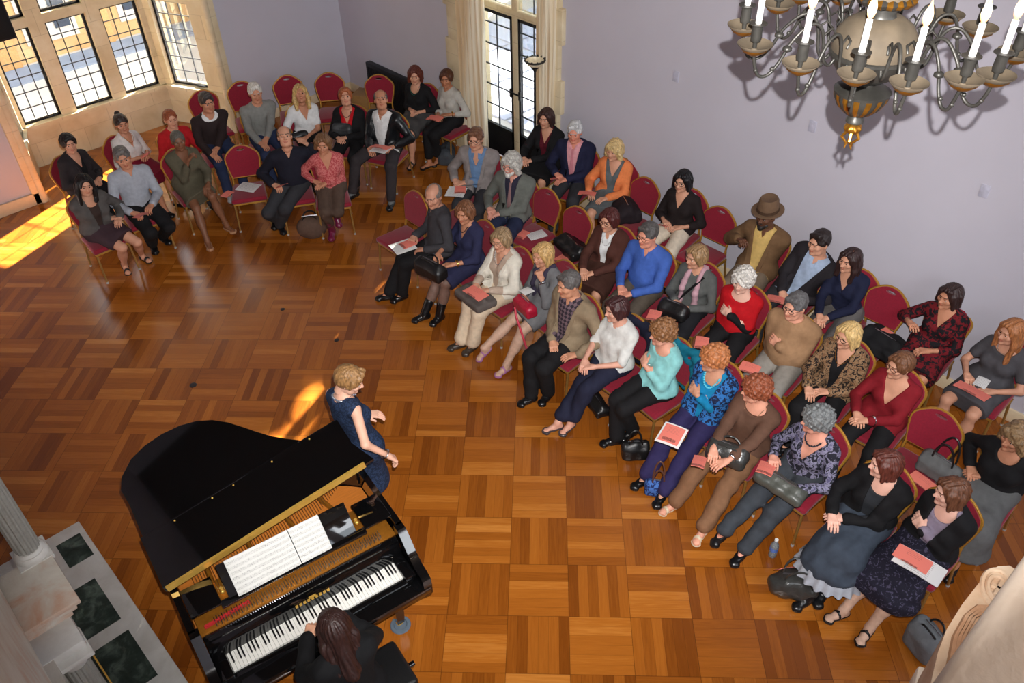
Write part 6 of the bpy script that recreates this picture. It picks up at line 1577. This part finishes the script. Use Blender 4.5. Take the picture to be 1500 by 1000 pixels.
on_lap('F12', 1347, 828, .71, 'white programme sheet on the floral lap', .25, m_=M_SHEET, w_=.32, h_=.18, name='paper_sheet', cat='paper', grp='white printed sheets')
on_lap('F12', 1337, 818, .72, 'pink programme on top of the white sheet on the floral lap', .25, w_=.24, h_=.13)
sheet(at(786, 344, .484), PI/2-.3, 'white sheet on the seat of the empty chair in the middle row', M_SHEET, .15, .21, 'paper_sheet', grp='white printed sheets', cat='paper')
sheet(at(764, 343, .486), PI/2+.25, 'pink sheet beside the white one on the empty middle-row seat', None, .14, .16)
sheet(at(823, 380, .484), PI/2, 'pink sheet peeping from under the black bag on the empty chair', None, .14, .2)
sheet(at(364, 274, .486), .5, 'magazine with a dark cover picture on the empty chair by the bay', M_SHEET, .2, .26, 'magazine', grp='white printed sheets', cat='magazine')
sheet(at(333, 284, .486), .4, 'pink sheet on the front edge of the empty chair with magazines', None, .15, .1)
sheet(at(1298, 490, .60), 1.2, 'pink sheets on top of the black bag by the wall', None, .18, .15)
sheet(at(1352, 706, .486), 1.4, 'pink programme at the foot of the grey handbag', None, .22, .12)

M_BAGB = mat('black bag leather', srgb(24, 23, 24), .4, bump=.5, bscale=20); M_BAGD = mat('dark grey bag leather', srgb(54, 54, 52), .3, bump=.7, bscale=22); M_RUCK = C_('grey nylon', (112, 116, 120))
def bag(name, label, loc, size, m_, yaw=0.0, handles=True, hm=None, hh=.12, soft=.004, grp=None, cat='bag', rnd=False):
    o = thing(name, label, cat, tuple(loc), yaw, grp)
    x, y, z = size; rs = np.random.RandomState(len(label))
    flat = z < .5*y
    pr = [BOX((0, 0, z*.36), (x*.5, y*.5, z*.36), min(y, z)*.24, k=.03), RCN((-x*.34, 0, z*.8), (x*.34, 0, z*.8), min(y*.2, z*.2), None, min(y, z)*.5)]
    if rnd: pr = [ELL((0, 0, z*.45), (x*.52, y*.55, z*.52), k=.03)]
    V, Q = field(pr, .008, (), [lambda X, Y, Z: .001-Z], fold_noise(soft, label)); mesh_obj('bag_body', V, Q, m_, o, None, None, 50)
    if handles:
        for s in (-1, 1):
            h_ = MB(); h_.tube([(x*.24*math.cos(a), s*y*.16+s*.03*math.sin(a), z*.86+hh*math.sin(a)) for a in np.linspace(0, PI, 13)], .008, 7); h_.build('handle', hm or m_, o)
    tb = MB(); tb.tube([(-x*.28, 0, z*.98), (0, 0, z*1.0), (x*.28, 0, z*.98)], .005, 6); tb.build('zip', M_STEEL, o)
    return o
def onfloor(u, v): return at(u, v, 0)
bag('handbag', 'dark grey leather handbag with hoop handles and a pink sheet in it, on the floor', onfloor(1158, 868), (.36, .22, .25), M_BAGD, 2.3, hh=.14, rnd=True, soft=.009)
sheet(at(1152, 832, .22), 2.5, 'pink sheet sticking out of the grey leather handbag', None, .16, .12, pitch=1.0)
bag('handbag', 'small black bag on the floor by the black ankle boot', onfloor(929, 668), (.24, .14, .20), M_BAGB, 2.4, hh=.10)
bag('handbag', 'black bag on the floor under the chair of the listener in the white tee', onfloor(873, 596), (.34, .16, .13), M_BAGB, 1.2, handles=False)
bag('shoulder_bag', 'blue print bag standing between the feet under the purple trousers', onfloor(962, 722), (.20, .12, .17), patterned('blue bag print', (30, 44, 92), (70, 110, 180), 40), 2.2, hh=.20, hm=mat('brown strap', srgb(96, 60, 44), .5))
bag('rucksack', 'grey and black rucksack on the floor near the stone bracket', onfloor(1350, 952), (.26, .20, .30), M_RUCK, 1.2, hh=.06, hm=M_BAGB)
bag('tote_bag', 'round brown felt bag on the floor in front of the magenta boots', onfloor(459, 346), (.34, .22, .30), mat('brown felt bag', srgb(88, 66, 54), .85), -.6, hh=.07, hm=M_BAGB, rnd=True)
bag('rucksack', 'grey rucksack under the chair beside the curtain', onfloor(655, 236), (.34, .22, .24), C_('dark nylon', (70, 74, 80)), .8, handles=False)
bag('shopping_bag', 'small white and grey bag on the floor by the chair near the curtain', onfloor(666, 246), (.20, .12, .12), C_('pale print', (170, 172, 172)), .8, handles=False)
def lapbag(pid, u, v, z, size, m_, label, dyaw=0, **k):
    p = PEOPLE[pid]; q = at(u, v, z); return bag('handbag', label, q, size, m_, p['yaw']+PI/2+dyaw, **k)
lapbag('L9', 440, 203, .66, (.22, .10, .10), M_BAGB, 'small black bag on the lap of the listener in the white tee', handles=False)
lapbag('L10', 503, 196, .68, (.26, .14, .15), mat('charcoal bag', srgb(52, 54, 56), .5, bump=.4), 'charcoal bag on the lap of the listener in the red top', handles=False)
lapbag('F2', 632, 404, .62, (.36, .16, .20), M_BAGB, 'black handbag with a gold clasp on the navy lap', .2, hh=.06)
lapbag('F3', 697, 440, .645, (.42, .24, .11), C_('grey felt bag', (92, 84, 80)), 'flat grey bag on the lap of the listener in the white shawl', handles=False)
lapbag('F4', 769, 456, .64, (.28, .12, .15), mat('red purse leather', srgb(170, 28, 54), .4, bump=.3), 'red purse on the lap of the listener with hand on chin', handles=False)
sp_ = MB(); sp_.tube([at(754, 450, .76), at(757, 466, .68), at(765, 490, .52), at(772, 512, .40)], .010, 6, flat=.5); tag(sp_.build('purse_strap', mat('red strap', srgb(180, 30, 56), .4)), 'red strap hanging down from the red purse', 'strap')
lapbag('M5', 986, 462, .64, (.30, .16, .16), M_BAGB, 'black bag on the lap of the listener with the pink scarf', handles=False)
lapbag('F9', 1064, 672, .66, (.32, .18, .17), M_BAGD, 'crinkled dark grey bag in the lap of the brown sweater', .3, hh=.05)
lapbag('F10', 1142, 716, .66, (.40, .16, .12), mat('grey green leather', srgb(78, 80, 74), .4, bump=.6, bscale=18), 'grey leather bag across the lap of the listener with grey curls', .2, handles=False)
bag('briefcase', 'big black bag lying on the empty chair behind the grey dress', at(838, 368, .48), (.42, .26, .15), M_BAGB, 1.3, handles=False)
bag('folded_coat', 'dark coat bundled on the empty chair beside the orange cardigan', at(915, 318, .48), (.34, .30, .22), C_('dark coat', (36, 28, 32)), 1.0, handles=False, cat='coat', soft=.01)
bag('folded_coat', 'black coat and bag heaped on the empty chair by the wall', at(1290, 510, .48), (.40, .32, .17), BLK, 1.4, handles=False, cat='coat', soft=.01)
bag('tote_bag', 'grey felt handbag with tall black handles on the empty chair', at(1372, 697, .48), (.34, .16, .20), C_('grey felt', (98, 98, 98)), 1.5, hh=.22, hm=M_BAGB)
# jackets hung over chair backs in the front row
def hung(pid, label, m_):
    p = PEOPLE[pid]; yaw = math.radians(180)+.35*(((p['yaw']) % (2*PI))-PI)
    o = thing('hung_jacket', label, 'jacket', (p['org'][0]+.02*math.cos(yaw), p['org'][1]+.02*math.sin(yaw), 0), yaw)
    a = np.array((-.25, 0, .86)); pr = [RCN((-.27, -.19, .86), (-.27, .19, .86), .045, None, .05), RCN((-.30, -.17, .60), (-.30, .17, .60), .04, .04, .12), RCN((-.29, -.15, .75), (-.29, .15, .75), .045, None, .1), RCN((-.32, -.18, .40), (-.32, .18, .40), .035, None, .12), RCN((-.31, -.18, .5), (-.31, .18, .5), .035, None, .12), RCN((-.25, -.21, .84), (-.22, -.235, .55), .05, .045, .05), RCN((-.25, .21, .84), (-.22, .235, .55), .05, .045, .05)]
    V, Q = field(pr, .012, (), (), fold_noise(.007, label)); mesh_obj('jacket_body', V, Q, m_, o, None, None, 60)
hung('F7', 'teal jacket hung over the chair of the listener in aqua', C_('teal', (20, 110, 134)))
hung('F6', 'navy jacket hung over the chair of the listener in the white tee', C_('navy jacket', (30, 32, 50)))
# water bottle
wb = thing('water_bottle', 'clear plastic water bottle on the floor behind the grey handbag', 'bottle', tuple(onfloor(1131, 813)))
def m_pet():
    m, t, b = new_mat('clear plastic'); b.inputs['Base Color'].default_value = (.86, .92, .97, 1); b.inputs['Roughness'].default_value = .08; b.inputs['Transmission Weight'].default_value = .75; b.inputs['IOR'].default_value = 1.2; return m
b_ = MB(); b_.lathe([(.030, 0), (.033, .006), (.033, .05), (.031, .06), (.033, .07), (.033, .12), (.028, .15), (.014, .175), (.013, .19)], 24); b_.build('bottle_body', m_pet(), wb, smooth=50)
b_ = MB(); b_.lathe([(.015, .188), (.015, .206), (.013, .208)], 18); b_.build('cap', M_PAPER, wb)
b_ = MB(); b_.lathe([(.0338, .075), (.0338, .115)], 24); b_.build('bottle_label', mat('blue label', srgb(90, 120, 190), .5), wb)
# ============================================================ LIGHT AND CAMERA
W = bpy.data.worlds.new('sky'); SC.world = W; W.use_nodes = True
wt = W.node_tree; bg = wt.nodes['Background']
bg.inputs[0].default_value = (0.84, 0.92, 1.0, 1); bg.inputs[1].default_value = 3.4
def light(name, typ, loc, energy, color=(1, 1, 1), target=None, **kw):
    l = bpy.data.lights.new(name, typ); l.energy = energy; l.color = color
    for k_, v_ in kw.items(): setattr(l, k_, v_)
    o = bpy.data.objects.new(name, l); COL.objects.link(o); o.location = loc
    if target is not None: o.rotation_euler = (Vector(target)-Vector(loc)).to_track_quat('-Z', 'Y').to_euler()
    return o
sun = light('sun', 'SUN', (0, 0, 20), 100.0, (1.0, .92, .80), angle=math.radians(.6))
sun.rotation_euler = Vector(tuple(SUND)).to_track_quat('-Z', 'Y').to_euler()
def portal(name, loc, target, sx, sy):
    o = light(name, 'AREA', loc, 1, target=target, shape='RECTANGLE', size=sx, size_y=sy); o.data.cycles.is_portal = True; return o
portal('bay portal', (3.42, 12.72, 1.9), (3.42, 5, 1.9), 2.2, 2.8)
portal('bay side portal', (4.90, 12.1, 1.9), (3.5, 11.4, 1.9), 1.1, 2.8)
portal('door portal', (7.48, 7.78, 2.1), (3, 7.78, 2.1), 1.5, 4.0)
# soft area fill added at made-up window openings behind the camera
for x in (1.7, 5.0): light('added gallery fill', 'AREA', (x, YN-.28, 5.2), 45, (.96, .97, 1.0), (x+.4, 5, 1.0), shape='RECTANGLE', size=2.5, size_y=1.5)
light('added rail fill', 'POINT', (2.3, -.75, 5.75), 70, (1.0, .86, .70), shadow_soft_size=.12)  # point light added out of view to brighten the rail top
# on-camera flash, a hand's breadth above the lens
up = -RC[:, 1]; rt = RC[:, 0]; fwv = RC[:, 2]
fp_ = CAMP+up*.15+rt*.06
fl2 = light('flash', 'SPOT', tuple(fp_), 1800.0, (1.0, .98, .96), tuple(fp_+fwv+up*.12), spot_size=math.radians(81), spot_blend=.65, shadow_soft_size=.012)
cam = bpy.data.cameras.new('camera'); co = bpy.data.objects.new('camera', cam); COL.objects.link(co)
cam.sensor_width = 36.0; cam.lens = FOC/1500*36.0; cam.clip_start = .05; cam.clip_end = 200
co.matrix_world = Matrix([[RC[0, 0], -RC[0, 1], -RC[0, 2], CAMP[0]], [RC[1, 0], -RC[1, 1], -RC[1, 2], CAMP[1]], [RC[2, 0], -RC[2, 1], -RC[2, 2], CAMP[2]], [0, 0, 0, 1]])
SC.camera = co
vs = SC.view_settings; vs.view_transform = 'Standard'; vs.look = 'None'; vs.gamma = 1.0; vs.exposure = 0.10; vs.use_curve_mapping = False
cy = SC.cycles; cy.use_denoising = True; cy.max_bounces = 7; cy.diffuse_bounces = 4; cy.glossy_bounces = 3; cy.transparent_max_bounces = 8; cy.sample_clamp_indirect = 6.0
cy.caustics_reflective = False; cy.caustics_refractive = False
